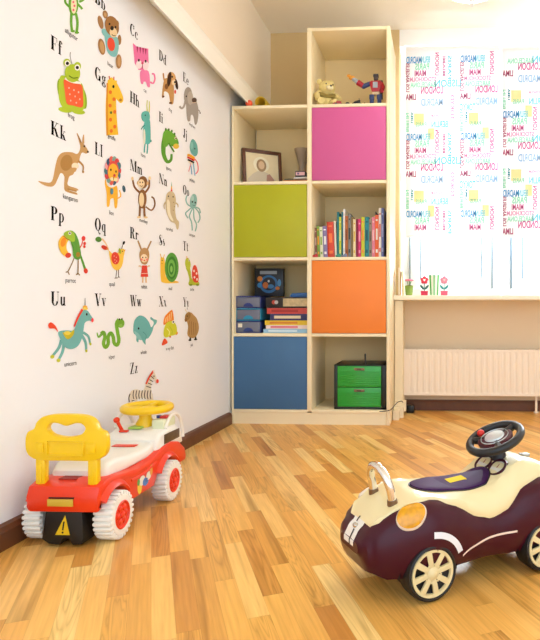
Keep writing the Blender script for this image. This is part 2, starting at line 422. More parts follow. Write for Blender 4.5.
# ---- objects lying before the books
for (px, colr, nm) in ((315.5, '#c8424a', 'red'), (338.5, '#3f9f8c', 'green'), (344.5, '#7d86a8', 'grey blue')):
    xa, _ = on_y(px, 256, 3.115)
    b = MB().ball((xa, 3.11, TOP(2)+.0075), (.016, .012, .0075)).ball((xa+.006, 3.11, TOP(2)+.014), (.008, .008, .006))
    recenter(tag(b.build('clay_figure', mat(colr, .5)), f'tiny {nm} modelled figure in front of the upright books', 'figurine', 'tiny figures before the books'))

# ---- framed picture
r = thing('picture_frame', 'dark wooden picture frame with a robed haloed figure on the upper left shelf', 'picture', (*(lambda p: (p[0], 3.23))(on_y(261.5, 182, 3.2)), TOP(3)), math.radians(33))
r.location.z = TOP(3)+.001
fw, fh = .218, .208
MT = Matrix.Rotation(math.radians(-8), 4, 'X')
fr = mat('#5d3218', .35, var=.2, scale=30)
f = MB(MT)
f.prism([(-fw/2, 0), (fw/2, 0), (fw/2-.018, .018), (-fw/2+.018, .018)], 'y', -.008, .008, .002)
f.prism([(-fw/2, fh), (fw/2, fh), (fw/2-.018, fh-.018), (-fw/2+.018, fh-.018)], 'y', -.008, .008, .002)
f.prism([(-fw/2, 0), (-fw/2, fh), (-fw/2+.018, fh-.018), (-fw/2+.018, .018)], 'y', -.008, .008, .002)
f.prism([(fw/2, 0), (fw/2, fh), (fw/2-.018, fh-.018), (fw/2-.018, .018)], 'y', -.008, .008, .002)
f.build('frame', fr, r)
MB(MT).box(-fw/2+.012, fw/2-.012, .002, .006, .012, fh-.012).build('backing_board', mat('#7a5a3a', .7), r)
MB().box(-.02, .02, .066, .070, .0, .118, M=Matrix.Translation((0, 0, -.0160)) @ Matrix.Rotation(math.radians(14), 4, 'X')).build('easel_leg', mat('#4a2c18', .6), r)
p = MB(MT)
def flat(mb, pts, y): mb.raw([(q[0], y, q[1]) for q in pts], [tuple(range(len(pts)))])
def ell(cx, cy, rx, ry, n=24, rot=0):
    c, s_ = math.cos(rot), math.sin(rot)
    return [(cx+rx*math.cos(t)*c-ry*math.sin(t)*s_, cy+rx*math.cos(t)*s_+ry*math.sin(t)*c) for t in (2*PI*k/n for k in range(n))]
p.use(mat('#ecdcb4', .5, var=.12, scale=20)); flat(p, [(-fw/2+.016, .016), (fw/2-.016, .016), (fw/2-.016, fh-.016), (-fw/2+.016, fh-.016)], .0015)
def layer(colr, pts, k): p.use(mat(colr, .8, spec=.1)); p.prism(pts, 'y', .0012-.0008*k, .0004-.0008*k)
layer('#f8f0d4', ell(-.005, .126, .044, .044), 1)
layer('#d8cbb4', cr([(-.078, .017), (-.066, .056), (-.026, .086), (.016, .085), (.06, .056), (.074, .017)], 4), 2)
layer('#b58a7c', [(.018, .017), (.024, .07), (.04, .076), (.062, .046), (.070, .017)], 3)
layer('#a88a66', ell(-.005, .121, .027, .036), 3)
layer('#e2c4a0', ell(-.005, .122, .017, .023), 4)
p.build('picture', None, r, smooth=False)
# ---- small things right of the frame
xa, _ = on_y(286, 180, 3.2)
b = MB().box(xa, X1-.014, 3.14, 3.3, TOP(3), TOP(3)+.018, .001)
recenter(tag(b.build('book', mat('#b8703a', .5, var=.05)), 'brown orange book lying flat beside the picture frame', 'book'))
b = MB().box(xa+.004, xa+.05, 3.15, 3.29, TOP(3)+.019, TOP(3)+.026, .001)
recenter(tag(b.build('notebook', mat('#3d5a48', .6)), 'thin dark green notebook on the flat brown book', 'notebook'))
xb, _ = on_y(296.5, 175, 3.2)
b = MB().box(xb-.004, X1-.014, 3.15, 3.29, TOP(3)+.027, TOP(3)+.035, .001)
recenter(tag(b.build('book', mat('#f0ece4', .5)), 'thin white book on top of the green notebook', 'book'))
r = thing('jewel_case', 'black case with pale label lying on the thin white book', 'case', (xb+.03, 3.22, TOP(3)+.036))
MB().box(-.028, .026, -.06, .06, 0, .034, .002).build('case', mat('#2d2320', .4), r)
MB().box(-.024, .024, -.0612, -.0602, .010, .028).build('label_strip', mat('#f2c4c8', .5), r)
MB().box(-.016, -.006, -.0618, -.0611, .014, .024).build('printed_mark', mat('#7a5a8a', .5), r)
xg, _ = on_y(301.6, 170, 3.34)
b = MB().lathe([(.026, 0), (.028, .004), (.020, .014), (.018, .09), (.022, .15), (.036, .205), (.044, .226), (.046, .238), (.043, .238), (.019, .152), (.001, .148)], (xg, 3.36, TOP(3)), seg=32)
recenter(tag(b.build('goblet', mat('#a8957f', .5, var=.1)), 'grey brown flared goblet behind the black case on the upper left shelf', 'goblet'))
bpy.context.view_layer.update()

# ---- top-left surface: ball, roll
xa, za = on_y(249, 102, 3.11)
b = MB().ball((xa, 3.11, LV[4]+T/2+.0205), .019)
recenter(tag(b.build('ball', mat('#ef5a34', .35)), 'small orange red ball on top of the lower left part of the bookcase', 'ball'))
r = thing('paper_roll', 'rolled yellow paper lying on the bookcase top behind the red ball', 'paper roll', (-.945, 3.22, LV[4]+T/2+.0005), 0); r.scale = (1.45, 1, 1.45)
q = MB()
rr = [(.022-.00008*k, k*2*PI/24) for k in range(60)]
q.loft([[(-.0+rad*math.cos(a), y, .0225+rad*math.sin(a)) for rad, a in rr]+[(rad*.96*math.cos(a), y, .0225+rad*.96*math.sin(a)) for rad, a in rr[::-1]] for y in (-.09, .2)], True, True)
q.build('sheet', mat('#f1cf3a', .6), r)
MB().torus((0, .03, .0225), .0214, .0009, 'y').build('rubber_band', mat('#b0833a', .6), r)

# ---- toys on the top shelf
z4 = TOP(4)
xa, _ = on_y(325, 103, 3.2)
r = thing('teddy_bear', 'pale yellow plush bear sitting at the left of the top cube', 'plush toy', (xa+.006, 3.17, z4+.004), math.radians(25)); r.scale = (1.3, 1.3, 1.3)
fur = mat('#e6d38c', .95, var=.12, scale=60)
q = MB().ball((0, 0, .034), (.033, .03, .036)).ball((.006, -.01, .082), (.034, .03, .03)).ball((-.022, 0, .108), (.012, .007, .012)).ball((.026, 0, .108), (.012, .007, .012))
q.tube([(-.026, -.012, .058), (-.042, -.03, .04), (-.038, -.045, .02)], [.012, .012, .011]).tube([(.026, -.012, .058), (.045, -.025, .045), (.05, -.042, .03)], [.012, .012, .011])
q.tube([(-.02, -.015, .014), (-.03, -.055, .014)], [.016, .014]).tube([(.02, -.015, .014), (.03, -.055, .014)], [.016, .014])
q.build('body', fur, r)
MB().ball((.01, -.038, .075), (.015, .012, .011)).build('muzzle', mat('#f3e8bb', .95), r)
MB().ball((.012, -.05, .08), .004).ball((-.004, -.036, .09), .0032).ball((.024, -.034, .09), .0032).build('nose_and_eyes', mat('#3b2a1a', .3), r)
MB().prism(cr([(-.03, .055), (0, .05), (.03, .055), (.033, .044), (0, .036), (-.033, .044)], 4), 'y', -.034, -.020).build('scarf', mat('#8d7a3a', .9), r)
def toy_car(px, body, label, s=1.0, rz=0):
    x, _ = on_y(px, 103, 3.13)
    r = thing('toy_car', label, 'toy car', (x, 3.13, z4), rz, 'small toys on the top shelf')
    pr = cr([(-.026, .006), (-.026, .014), (-.014, .017), (-.008, .026), (.008, .026), (.014, .017), (.026, .013), (.026, .006)], 3)
    MB(Matrix.Scale(s, 4)).prism(pr, 'y', -.011, .011, .002).build('body', mat(body, .3), r)
    for sx in (-.015, .015):
        for sy in (-1, 1):
            MB(Matrix.Scale(s, 4)).cyl((sx, sy*.0085, .007), (sx, sy*.0125, .007), .007, seg=16).build('wheel', mat('#181414', .6), r)
toy_car(338.2, '#a3202c', 'small dark red toy car beside the plush bear on the top shelf', 1.1, .5)
toy_car(347.5, '#3a2622', 'small dark brown toy car in the middle of the top shelf', .8, .2)
x, _ = on_y(357, 103, 3.13)
r = thing('toy_motorbike', 'small black toy motorbike on the top shelf', 'toy motorbike', (x, 3.13, z4), .1, 'small toys on the top shelf')
for sx in (-.017, .017): MB().torus((sx, 0, .0105), .0075, .003, 'y', 20, 8).cyl((sx, -.0015, .0105), (sx, .0015, .0105), .006, seg=12).build('wheel', mat('#1a1616', .6), r)
MB().prism(cr([(-.02, .018), (-.012, .026), (0, .03), (.012, .034), (.018, .03), (.012, .014), (-.006, .010)], 4), 'y', -.004, .004, .001).build('body', mat('#241c1c', .3), r)
MB().tube([(.011, -.012, .038), (.012, 0, .036), (.011, .012, .038)], .0016, 8).build('handlebar', mat('#5a5652', .3, 1), r)
x, _ = on_y(367.5, 103, 3.13)
r = thing('toy_plane', 'tiny black toy plane between motorbike and action figure', 'toy plane', (x, 3.13, z4), .6, 'small toys on the top shelf')
MB().tube([(-.018, 0, .006), (-.005, 0, .006), (.01, 0, .006), (.02, 0, .006)], [.002, .005, .0055, .001], 12).build('fuselage', mat('#26201f', .4), r)
MB().box(-.002, .010, -.018, .018, .0055, .0075, .0005).build('wing', mat('#26201f', .4), r)
MB().prism([(-.018, .007), (-.010, .007), (-.018, .018)], 'y', -.001, .001).build('tail_fin', mat('#3a3331', .4), r)
# action figure raising one arm with an orange fist
x, _ = on_y(376.0, 103, 3.16)
r = thing('action_figure', 'blue and red toy robot figure with raised arm at the right of the top cube', 'action figure', (x, 3.16, z4), 0); r.scale = (1.3, 1.3, 1.3)
navy, red_, grey_ = mat('#2c3f72', .35), mat('#b3202f', .35), mat('#a9b4bd', .35)
for sx in (-.017, .014):
    l = MB().box(sx-.012, sx+.012, -.02, .014, 0, .012, .003).box(sx-.008, sx+.008, -.006, .008, .010, .036, .002).box(sx-.010, sx+.010, -.008, .009, .034, .054, .003).build('leg', navy, r)
MB().box(-.016, .016, -.008, .010, .052, .066, .003).build('hips', mat('#d9c2a0', .5), r)
t_ = MB().prism([(-.016, .064), (.016, .064), (.026, .098), (.02, .108), (-.02, .108), (-.026, .098)], 'y', -.012, .012, .003).build('torso', red_, r)
MB().box(-.012, .008, -.0145, -.0115, .078, .102, .001).build('chest_plate', grey_, t_)
MB().box(-.009, .009, -.009, .008, .112, .132, .003).box(-.006, .006, -.006, .006, .106, .113).build('head', mat('#4a3a34', .4), r)
MB().box(-.011, .011, -.010, .010, .124, .136, .003).build('helmet', mat('#2a2a33', .4), r)
A = [(-.022, 0, .1), (-.05, -.004, .088), (-.074, -.006, .104), (-.098, -.008, .122)]
MB().tube(A[:2], [.009, .010], 12).ball(A[1], .0105).build('upper_arm', navy, r)
MB().tube(A[1:3], [.010, .012], 12).build('forearm', red_, r)
MB().tube([A[2], A[3]], [.009, .007], 12).build('gauntlet', grey_, r)
MB().ball(A[3], (.013, .009, .009)).ball((-.11, -.009, .13), (.008, .007, .006)).build('fist', mat('#f0a43a', .4), r)
MB().tube([(.022, 0, .1), (.03, -.006, .082), (.026, -.016, .064)], [.008, .008, .007], 12).ball((.026, -.017, .062), .008).build('lowered_arm', red_, r)
MB().box(.008, .026, .010, .022, .04, .118, .003).build('back_pack', mat('#3c3a3e', .5), r)

# ---- lower left open cube: drawers box, stack, boxed set
z1 = TOP(1)
xa, _ = on_y(236.2, 330, 3.12); xb, _ = on_y(261, 330, 3.12)
r = thing('mini_drawer_unit', 'small three tier desk drawer box in blue plastic at the left of the cube', 'drawer box', ((xa+xb)/2, 3.19, z1))
wd = xb-xa; dh = .0655
smoke = mat('#8b8fa3', .25, trans=.25, alpha=.85)
for k, colr in enumerate(('#253a80', '#1d8fb8', '#27357c')):
    z = k*dh; fm = mat(colr, .35)
    f = MB().box(-wd/2, wd/2, -.07, .12, z, z+.005).box(-wd/2, wd/2, -.07, .12, z+dh-.006, z+dh-.0005).box(-wd/2, -wd/2+.005, -.07, .12, z, z+dh-.001).box(wd/2-.005, wd/2, -.07, .12, z, z+dh-.001).box(-wd/2, wd/2, .115, .12, z, z+dh-.001)
    f.build('case_tier', fm, r)
    d = MB().box(-wd/2+.006, wd/2-.006, -.074, -.070, z+.006, z+dh-.008, .001).box(-wd/2+.006, wd/2-.006, -.07, .11, z+.006, z+.008).box(-wd/2+.006, -wd/2+.008, -.07, .11, z+.006, z+.05).box(wd/2-.008, wd/2-.006, -.07, .11, z+.006, z+.05).build('drawer', smoke, r)
    pts = [(-.026*math.cos(a), z+.008+.02*math.sin(a)) for a in (PI*i/12 for i in range(13))]
    MB().prism(pts, 'y', -.0775, -.0742).build('finger_pull', fm, d)
    if k == 2: pass
    MB().ball((.032, -.03, z+.024), (.022, .025, .014)).build('contents', mat(('#c8683a', '#e0b49a', '#b0683a')[k], .6), d)
MB().box(-wd/2+.012, -wd/2+.034, -.0752, -.0742, .030, .05).build('paper_label', paper, r)
STACK = [ # py bottom, py top, left px, colour, name, label, extra colour
 (332.6,328.4,263.5,'#9cc8e4','book','thin light blue book at the bottom of the stack','#e0eef6'),
 (328.2,324.4,266,'#f2dcd8','book','thin white book with pink spine second from the bottom of the stack','#e0607a'),
 (324.2,319.4,265,'#edc52a','book','yellow book in the middle of the lying stack','#d98a2a'),
 (319.2,312.6,270,'#2b2c66','box_set','navy boxed book with cream title panel in the stack','#ead8b0'),
 (312.4,306.4,267,'#cf4a3e','book','red book under the black game box','#a8302c')]
zz = z1
for i, (pb, pt, pl, colr, nm, lab, ex) in enumerate(STACK):
    x0, _ = on_y(pl, pb, 3.13); h = (pb-pt)/600*3.13*1.0
    r = thing(nm, lab, 'book', ((x0+X1-.015)/2, 3.215, zz), 0, 'books lying in a stack')
    hw = (X1-.015-x0)/2; m = mat(colr, .4, var=.05, scale=20)
    MB().box(-hw, hw, -.085, .085, 0, .0018).box(-hw, hw, -.085, .085, h-.0025, h-.0007).box(-hw, hw, -.087, -.084, 0, h-.0007).build('cover', m, r)
    MB().box(-hw+.003, hw-.003, -.083, .08, .0018, h-.0025).build('pages', paper, r)
    MB().box(-hw*.78, hw*(.5 if i != 3 else .6), -.0878, -.0868, h*.28, h*.72).build('spine_print', mat(ex, .5), r)
    zz += h
x0, _ = on_y(266, 300, 3.13)
r = thing('game_box', 'black game box with cream picture end on top of the lying books', 'box', ((x0+X1-.015)/2, 3.22, zz)); hw = (X1-.015-x0)/2
MB().box(-hw, hw, -.095, .095, 0, .056, .001).build('box_lid', mat('#1c1718', .4), r)
MB().box(-hw*.18, hw*.96, -.0962, -.0952, .008, .050).build('picture_panel', mat('#c9b486', .5, var=.5, scale=50), r)
q = MB(); q.use(mat('#b9b4b0', .4)); q.raw([(p_[0], -.0958, p_[1]) for p_ in ell(-hw*.5, .03, .010, .010)], [tuple(range(24))]); q.use(mat('#c0402c', .4)); q.raw([(p_[0], -.0956, p_[1]) for p_ in ell(-hw*.62, .03, .011, .011)], [tuple(range(24))])
q.build('printed_disc', None, r, recalc=False, smooth=False)
ztop = zz+.057
x0, _ = on_y(254.5, 294, 3.3); x1, _ = on_y(283, 294, 3.3)
r = thing('puzzle_box', 'dark square box with a planet picture standing behind the stack', 'box', ((x0+x1)/2, 3.32, z1+3*dh+.001)); hw = (x1-x0)/2
BH = .157
MB().box(-hw, hw, -.02, .02, 0, BH, .001).build('carton', mat('#20242c', .4), r)
q = MB()
def disc(mb, colr, cx, cz, rx, rz, y): mb.use(mat(colr, .4, var=.15, scale=40)); mb.raw([(a, y, c) for a, c in ell(cx, cz, rx, rz)], [tuple(range(24))])
disc(q, '#2a6fa8', .0, .068, .052, .05, -.0204); disc(q, '#15202c', .0, .07, .038, .037, -.0206); disc(q, '#c46a2a', -.018, .062, .016, .018, -.0208); disc(q, '#3d7fb0', .012, .055, .018, .012, -.0208)
disc(q, '#d9822e', -.05, .098, .015, .015, -.0207); disc(q, '#2f86c0', -.052, .062, .013, .014, -.0207); disc(q, '#d8d8d8', .0, .085, .006, .007, -.0209); disc(q, '#c8702a', .05, .045, .012, .010, -.0207); disc(q, '#4a8fc0', .06, .075, .010, .02, -.0207)
q.use(mat('#9aa6b4', .4)); q.box(-.05, .046, -.0206, -.0202, .124, .142)
q.build('printed_picture', None, r, recalc=False, smooth=False)
x0, _ = on_y(291, 292, 3.16)
b = MB().prism([(x0, ztop+.001), (X1-.014, ztop+.001), (X1-.014, ztop+.025), (x0+.012, ztop+.021), (x0, ztop+.012)], 'y', 3.14, 3.24, .002)
recenter(tag(b.build('pencil_case', mat('#2a5f9e', .5, var=.1)), 'flat blue pencil case on top of the black game box', 'pencil case'))

# ---- green drawer unit, lower right cube
z0 = TOP(0)
GY = 3.11
xa, _ = on_y(334, 408, GY); xb = CR1-.004
zt = on_y(334, 364.6, GY)[1]; hh = zt-z0
r = thing('drawer_unit', 'black framed plastic drawer unit with two green drawers in the lower right cube', 'drawer unit', ((xa+xb)/2, GY+.13, z0)); hw = (xb-xa)/2
black = mat('#1d2420', .4)
MB().box(-hw, hw, -.13, .13, 0, .012, .002).box(-hw, hw, -.13, .13, hh-.006, hh, .002).box(-hw, -hw+.018, -.13, .13, 0, hh, .002).box(hw-.026, hw, -.13, .13, 0, hh, .002).box(-hw, hw, .125, .13, 0, hh).build('casing', black, r)
greenp = mat('#2fa83a', .25, var=.08, scale=30)
mid = hh*.5
for (a, e) in ((.014, mid-.002), (mid+.001, hh-.007)):
    d = MB().box(-hw+.019, hw-.027, -.134, -.126, a, e, .002)
    n = 8
    for k in range(n): d.box(-hw+.03, hw-.034, -.1362, -.1335, a+.008+(e-a-.03)*k/n, a+.011+(e-a-.03)*k/n+.004, .0008)
    d.box(-hw+.026, hw-.03, -.126, .12, a, a+.003)
    dd = d.build('drawer', greenp, r)
    hz = e-.016
    MB().box(-.03, .024, -.142, -.1345, hz-.006, hz+.007, .002).build('handle', mat('#8a7450', .4), dd)
    MB().box(-.016, .008, -.1428, -.1418, hz-.003, hz+.004).build('label_plate', mat('#4a3a2a', .4), dd)
xs, _ = on_y(365.3, 362, GY+.05)
b = MB().cyl((xs, GY+.05, z0+hh+.0005), (xs, GY+.05, z0+hh+.045), .0045, seg=12).cyl((xs, GY+.05, z0+hh+.045), (xs, GY+.05, z0+hh+.054), .006, .0035, seg=12).cyl((xs, GY+.05, z0+hh+.0005), (xs, GY+.05, z0+hh+.006), .008, seg=14)
recenter(tag(b.build('marker_pen', mat('#221c1a', .4)), 'short black marker standing on the green drawer unit', 'marker'))

# ============================================================ ride-on toys
from mathutils.bvhtree import BVHTree
def holed(mb, outer, holes, y0, y1, bev=0):
    """plate in the x-z plane with holes, thick from y0 to y1"""
    bm = bmesh.new(); edges = []
    for loop in [outer] + holes:
        vs = [bm.verts.new((p[0], y0, p[1])) for p in loop]
        edges += [bm.edges.new((vs[i], vs[(i+1) % len(vs)])) for i in range(len(vs))]
    bmesh.ops.triangle_fill(bm, edges=edges, use_beauty=True)
    g = bmesh.ops.extrude_face_region(bm, geom=bm.faces[:])
    bmesh.ops.translate(bm, verts=[v for v in g['geom'] if isinstance(v, bmesh.types.BMVert)], vec=(0, y1-y0, 0))
    bmesh.ops.recalc_face_normals(bm, faces=bm.faces[:])
    if bev:
        es = [e for e in bm.edges if len(e.link_faces) == 2 and e.calc_face_angle(0) > 1.3 and abs(e.verts[0].co.y-e.verts[1].co.y) < 1e-6]
        bmesh.ops.bevel(bm, geom=es, offset=bev, segments=2, affect='EDGES', profile=.5)
    bm.verts.index_update()
    mb.raw([v.co.copy() for v in bm.verts], [[v.index for v in f.verts] for f in bm.faces]); bm.free(); return mb
def arc(cy, cz, r, a0, a1, n=14):
    return [(cy+r*math.cos(math.radians(a0+(a1-a0)*i/n)), cz+r*math.sin(math.radians(a0+(a1-a0)*i/n))) for i in range(n+1)]

# ---- red and white ride-on car by the wall; heading +y
c1 = thing('ride_on_car', 'red and white toddler ride-on car with yellow backrest and steering wheel, by the wall', 'ride-on toy', (-.944, 1.68, 0), .012)
RED, WHI, YEL = mat('#f03a12', .28, spec=.5), mat('#f6f3ea', .35), mat('#f8cd10', .3)
YR_, YF_, RW_ = -.158, .158, .0625
prof = [(-.232, .098), (-.238, .128), (-.226, .154), (-.19, .166), (-.12, .160), (-.03, .150), (.06, .155), (.13, .172), (.19, .178), (.25, .165), (.295, .135), (.308, .105), (.300, .09)]
prof += arc(YF_, RW_, .073, 22, 158) + [(YF_-.085, .068), (YR_+.085, .068)] + arc(YR_, RW_, .073, 22, 158) + [(-.23, .092)]
b = MB().prism(prof, 'x', -.094, .094, .010)
body = b.build('body', RED, c1)
for s in (-1, 1):                      # flared wheel arches
    for cy in (YR_, YF_):
        secs = []
        for (y, z) in arc(cy, RW_, 1, 38 if cy == YR_ else 14, 140 if cy == YR_ else 150, 20):
            d = Vector((0, y-cy, z-RW_)); o_ = Vector((0, cy, RW_))
            secs.append([o_+d*.072+Vector((s*.086, 0, 0)), o_+d*.072+Vector((s*.102, 0, 0)), o_+d*.077+Vector((s*.106, 0, 0)), o_+d*.083+Vector((s*.102, 0, 0)), o_+d*.093+Vector((s*.09, 0, 0))])
        MB().loft(secs).build('fender', RED, c1)
    MB().tube([(s*.093, YR_+.088, .126), (s*.094, 0, .126), (s*.093, YF_-.08, .138)], .004, 8).build('side_ridge', RED, c1)
MB().prism([(-.168, .150), (-.170, .178), (-.150, .196), (-.11, .198), (-.04, .188), (.06, .186), (.11, .192), (.12, .15)], 'x', -.072, .074, .014, seg=3).build('seat', WHI, c1)
MB().box(-.036, .036, .062, .092, .1875, .1895, .001).build('seat_label', RED, c1)
dash = MB().prism([(.105, .15), (.108, .198), (.124, .214), (.19, .226), (.245, .222), (.285, .195), (.302, .15)], 'x', -.084, .086, .014, seg=3).build('dashboard', WHI, c1)
MB().box(.0862, .0874, .150, .262, .176, .206, .001).build('engine_print', mat('#5a4630', .4, var=.6, scale=70), dash)
MB().box(-.048, -.022, .128, .142, .2165, .2225, .002).build('push_button', RED, dash)
MB().box(-.03, .01, .15, .2, .222, .2285, .002).build('deck_strip', mat('#a8d05a', .4), dash)
lv = MB().tube([(-.046, .15, .214), (-.053, .142, .236), (-.058, .138, .250)], [.0055, .005, .0055], 12).ball((-.059, .137, .253), .0095).build('lever', RED, c1)
bx = MB().box(.038, .078, .165, .255, .216, .250, .006).build('siren_box', mat('#e6ecc8', .35), c1)
MB().cyl((.047, .2, .249), (.047, .2, .258), .008, seg=18).build('button', mat('#22429a', .35), bx)
MB().box(.055, .077, .185, .22, .249, .258, .003).build('button', mat('#d42a2a', .35), bx)
MB().tube(cr([(.080, .172, .222), (.082, .2, .252), (.083, .235, .258), (.083, .272, .240), (.084, .292, .200), (.084, .297, .17)], 5, False), .0055, 10).build('windscreen_bar', WHI, c1)
MB().tube(cr([(-.080, .172, .222), (-.082, .2, .252), (-.083, .235, .258), (-.083, .272, .240), (-.084, .292, .200), (-.084, .297, .17)], 5, False), .0055, 10).build('windscreen_bar', WHI, c1)
# steering wheel
MS = Matrix.Translation((.006, .205, .2815)) @ Matrix.Rotation(math.radians(1), 4, 'X')
q = MB(MS).torus((0, 0, 0), .069, .0125, 'z', 48, 12).ball((0, 0, -.002), (.024, .024, .008))
for k in range(3):
    a = PI/2+k*2*PI/3; q.tube([(.015*math.cos(a), .015*math.sin(a), -.003), (.068*math.cos(a), .068*math.sin(a), 0)], [.011, .009], 10)
q.build('steering_wheel', YEL, c1)
MB().lathe([(.03, .218), (.028, .235), (.019, .25), (.019, .285)], (.002, .2, 0), seg=24).build('steering_column', YEL, c1)
# backrest
def mir(h): return h + [(-x, z) for x, z in h[::-1]]
half = [(.0, .216), (.062, .216), (.09, .223), (.104, .240), (.106, .270), (.100, .288), (.088, .294), (.082, .300), (.076, .314), (.060, .327), (.03, .333)]
hole = [(0, .304), (.022, .3105), (.040, .310), (.050, .298), (.040, .284), (.02, .278)]
br = holed(MB(), cr(half + [(-x, z) for x, z in half[:0:-1]], 4), [cr(hole + [(0, .276)] + [(-x, z) for x, z in hole[:0:-1]], 4)], -.219, -.197, .004)
back = br.build('backrest', YEL, c1)
MB().box(-.045, .045, -.2225, -.2185, .228, .232, .001).box(-.045, .045, -.2225, -.2185, .262, .266, .001).box(-.049, -.045, -.2225, -.2185, .228, .266, .001).box(.045, .049, -.2225, -.2185, .228, .266, .001).box(-.078, -.056, -.2225, -.2185, .236, .262, .002).box(.056, .078, -.2225, -.2185, .236, .262, .002).build('raised_frame', YEL, back)
for s in (-1, 1):
    p_ = MB().box(s*.068-.0125, s*.068+.0125, -.217, -.197, .14, .224, .004).box(s*.068-.005, s*.068+.005, -.2185, -.2165, .155, .21, .001).build('backrest_post', YEL, c1)
MB().box(-.03, .016, -.2, -.172, .1605, .1660).build('deck_recess', mat('#9c1c10', .5), c1)
pl = MB().box(-.034, .032, -.2405, -.2375, .108, .126, .001).build('number_plate', mat('#d9b43c', .35), c1)
MB().box(-.03, .034, -.2405, -.2365, .1275, .1305).build('slot', mat('#3a1008', .6), pl)
q = MB().prism([(-.046, .108), (.046, .108), (.05, .02), (.044, .008), (.022, .006), (.012, .022), (-.002, .022), (-.012, .006), (-.04, .008), (-.058, .02)], 'y', -.226, -.13, .004)
flap = q.build('rear_stop', mat('#191715', .45), c1)
q = MB(); q.use(mat('#e8c21c', .4)); q.raw([(x, -.2264, z) for x, z in ((-.022, .032), (.016, .032), (.004, .082))], [(0, 1, 2)])
q.use(mat('#191715', .45)); q.raw([(x, -.2267, z) for x, z in ((-.0045, .044), (-.0005, .044), (.003, .066), (-.001, .066))], [(0, 1, 2, 3)]); q.raw([(x-.002, -.2267, z) for x, z in ell(-.0005, .0385, .0026, .0026, 12)], [tuple(range(12))])
q.build('warning_sign', None, flap, recalc=False, smooth=False)
# picture on the side
for s in (1, -1):
    k = 0; q = MB()
    for colr, pts in (('#f2d23a', ell(-.035, .098, .013, .02)), ('#f4f0e6', ell(-.02, .112, .018, .014)), ('#5aa84a', ell(-.042, .113, .008, .010)), ('#3a7ac8', ell(0, .104, .018, .012)), ('#f4f0e6', ell(.018, .116, .015, .012)), ('#e8a03a', ell(.034, .128, .009, .016)), ('#2a5fae', ell(.004, .107, .008, .006))):
        k += 1; q.use(mat(colr, .35)); q.raw([(s*(.0943+.0001*k), y+.012, z-.004) for y, z in pts], [tuple(range(len(pts)))])
    q.build('side_picture', None, c1, recalc=False, smooth=False)
def toy_wheel(s, cy):
    wd = .048; x0, x1 = s*(.116-wd), s*.116
    lo, hi = min(x0, x1), max(x0, x1); cx = (lo+hi)/2
    q = MB().lathe([(.0365, lo), (.050, lo), (.0545, lo+.006), (.0555, cx), (.0545, hi-.006), (.050, hi), (.0365, hi)], (0, cy, RW_), 'x', 48, cap=False)
    for k in range(26):
        a = 2*PI*k/26; M = Matrix.Translation((cx, cy, RW_)) @ Matrix.Rotation(a, 4, 'X')
        q.box(-wd/2+.0005, wd/2-.0005, -.0048, .0048, .047, .0620, .0022, 1, M=M)
    w_ = q.build('wheel', WHI, c1)
    h = MB().lathe([(.001, s*.096), (.036, s*.096), (.037, s*.1165), (.034, s*.1185), (.031, s*.114), (.001, s*.114)], (0, cy, RW_), 'x', 40)
    for k in range(6):
        a = 2*PI*k/6; h.ball((s*.114, cy+.019*math.cos(a), RW_+.019*math.sin(a)), (.005, .0085, .0085), 14, 8)
    h.ball((s*.115, cy, RW_), (.006, .009, .009), 14, 8)
    h.build('hubcap', RED, w_)
for s in (1, -1):
    for cy in (YR_, YF_): toy_wheel(s, cy)
q = MB()
for cy in (YR_, YF_): q.cyl((-.06, cy, RW_), (.06, cy, RW_), .005, seg=12)
q.build('axle', mat('#8a8a88', .4, 1), c1)

# ---- maroon and cream ride-on roadster; heading +x, rear towards the camera's left
A2 = math.radians(32)
c2 = thing('ride_on_car', 'maroon and cream ride-on roadster with chrome handle and black steering wheel', 'ride-on toy', (.055, 1.405, 0), A2)
MAR, CRE, CHR = mat('#42091c', .28, spec=.3), mat('#f3e2ae', .3, coat=.2), mat('#e6e4e0', .08, 1)
tw = [(-.288, .045), (-.278, .072), (-.252, .094), (-.2, .110), (-.14, .117), (-.06, .108), (0, .103), (.08, .110), (.15, .118), (.22, .110), (.27, .09), (.30, .055), (.312, .02)]
tb = [(-.288, .098), (-.27, .062), (-.235, .046), (-.1, .046), (0, .05), (.1, .046), (.24, .046), (.29, .07), (.312, .10)]
ts = [(-.288, .120), (-.272, .142), (-.247, .168), (-.2, .189), (-.14, .199), (-.08, .188), (-.02, .160), (.01, .152), (.05, .158), (.11, .195), (.17, .206), (.23, .190), (.28, .150), (.312, .115)]
def half_section(x):
    w_, zb, zs = interp(x, tw), interp(x, tb), interp(x, ts); h = zs-zb
    return [(0, zb), (w_*.6, zb), (w_*.86, zb+h*.05), (w_*.97, zb+h*.2), (w_, zb+h*.42), (w_*.985, zb+h*.62), (w_*.93, zb+h*.82), (w_*.84, zb+h*.94), (w_*.72, zs), (w_*.5, zs+.001), (0, zs+.002)]
def full(h): return h + [(-y, z) for y, z in h[-2:0:-1]]
xs_ = [-.288, -.2865, -.283, -.278, -.272, -.266] + [-.26+.02*i for i in range(28)] + [.29, .30, .307, .312]
b = MB().loft([[(x, y, z) for y, z in full(half_section(x))] for x in xs_])
body = b.build('body', MAR, c2)
AX, RW2 = .151, .059
cut = []
for x in (-AX, AX):
    for s in (-1, 1): cut.append(MB().cyl((x, s*.062, RW2), (x, s*.16, RW2), .0685, seg=48))
boolean_cut(body, cut)
bvh = BVHTree.FromPolygons([v.co.copy() for v in body.data.vertices], [tuple(p.vertices) for p in body.data.polygons])
def onto(o_, d, off=.0008):
    h, n, i, t = bvh.ray_cast(Vector(o_), Vector(d).normalized())
    if h is None: return None
    if n.dot(Vector(d)) > 0: n = -n
    return h+n*off
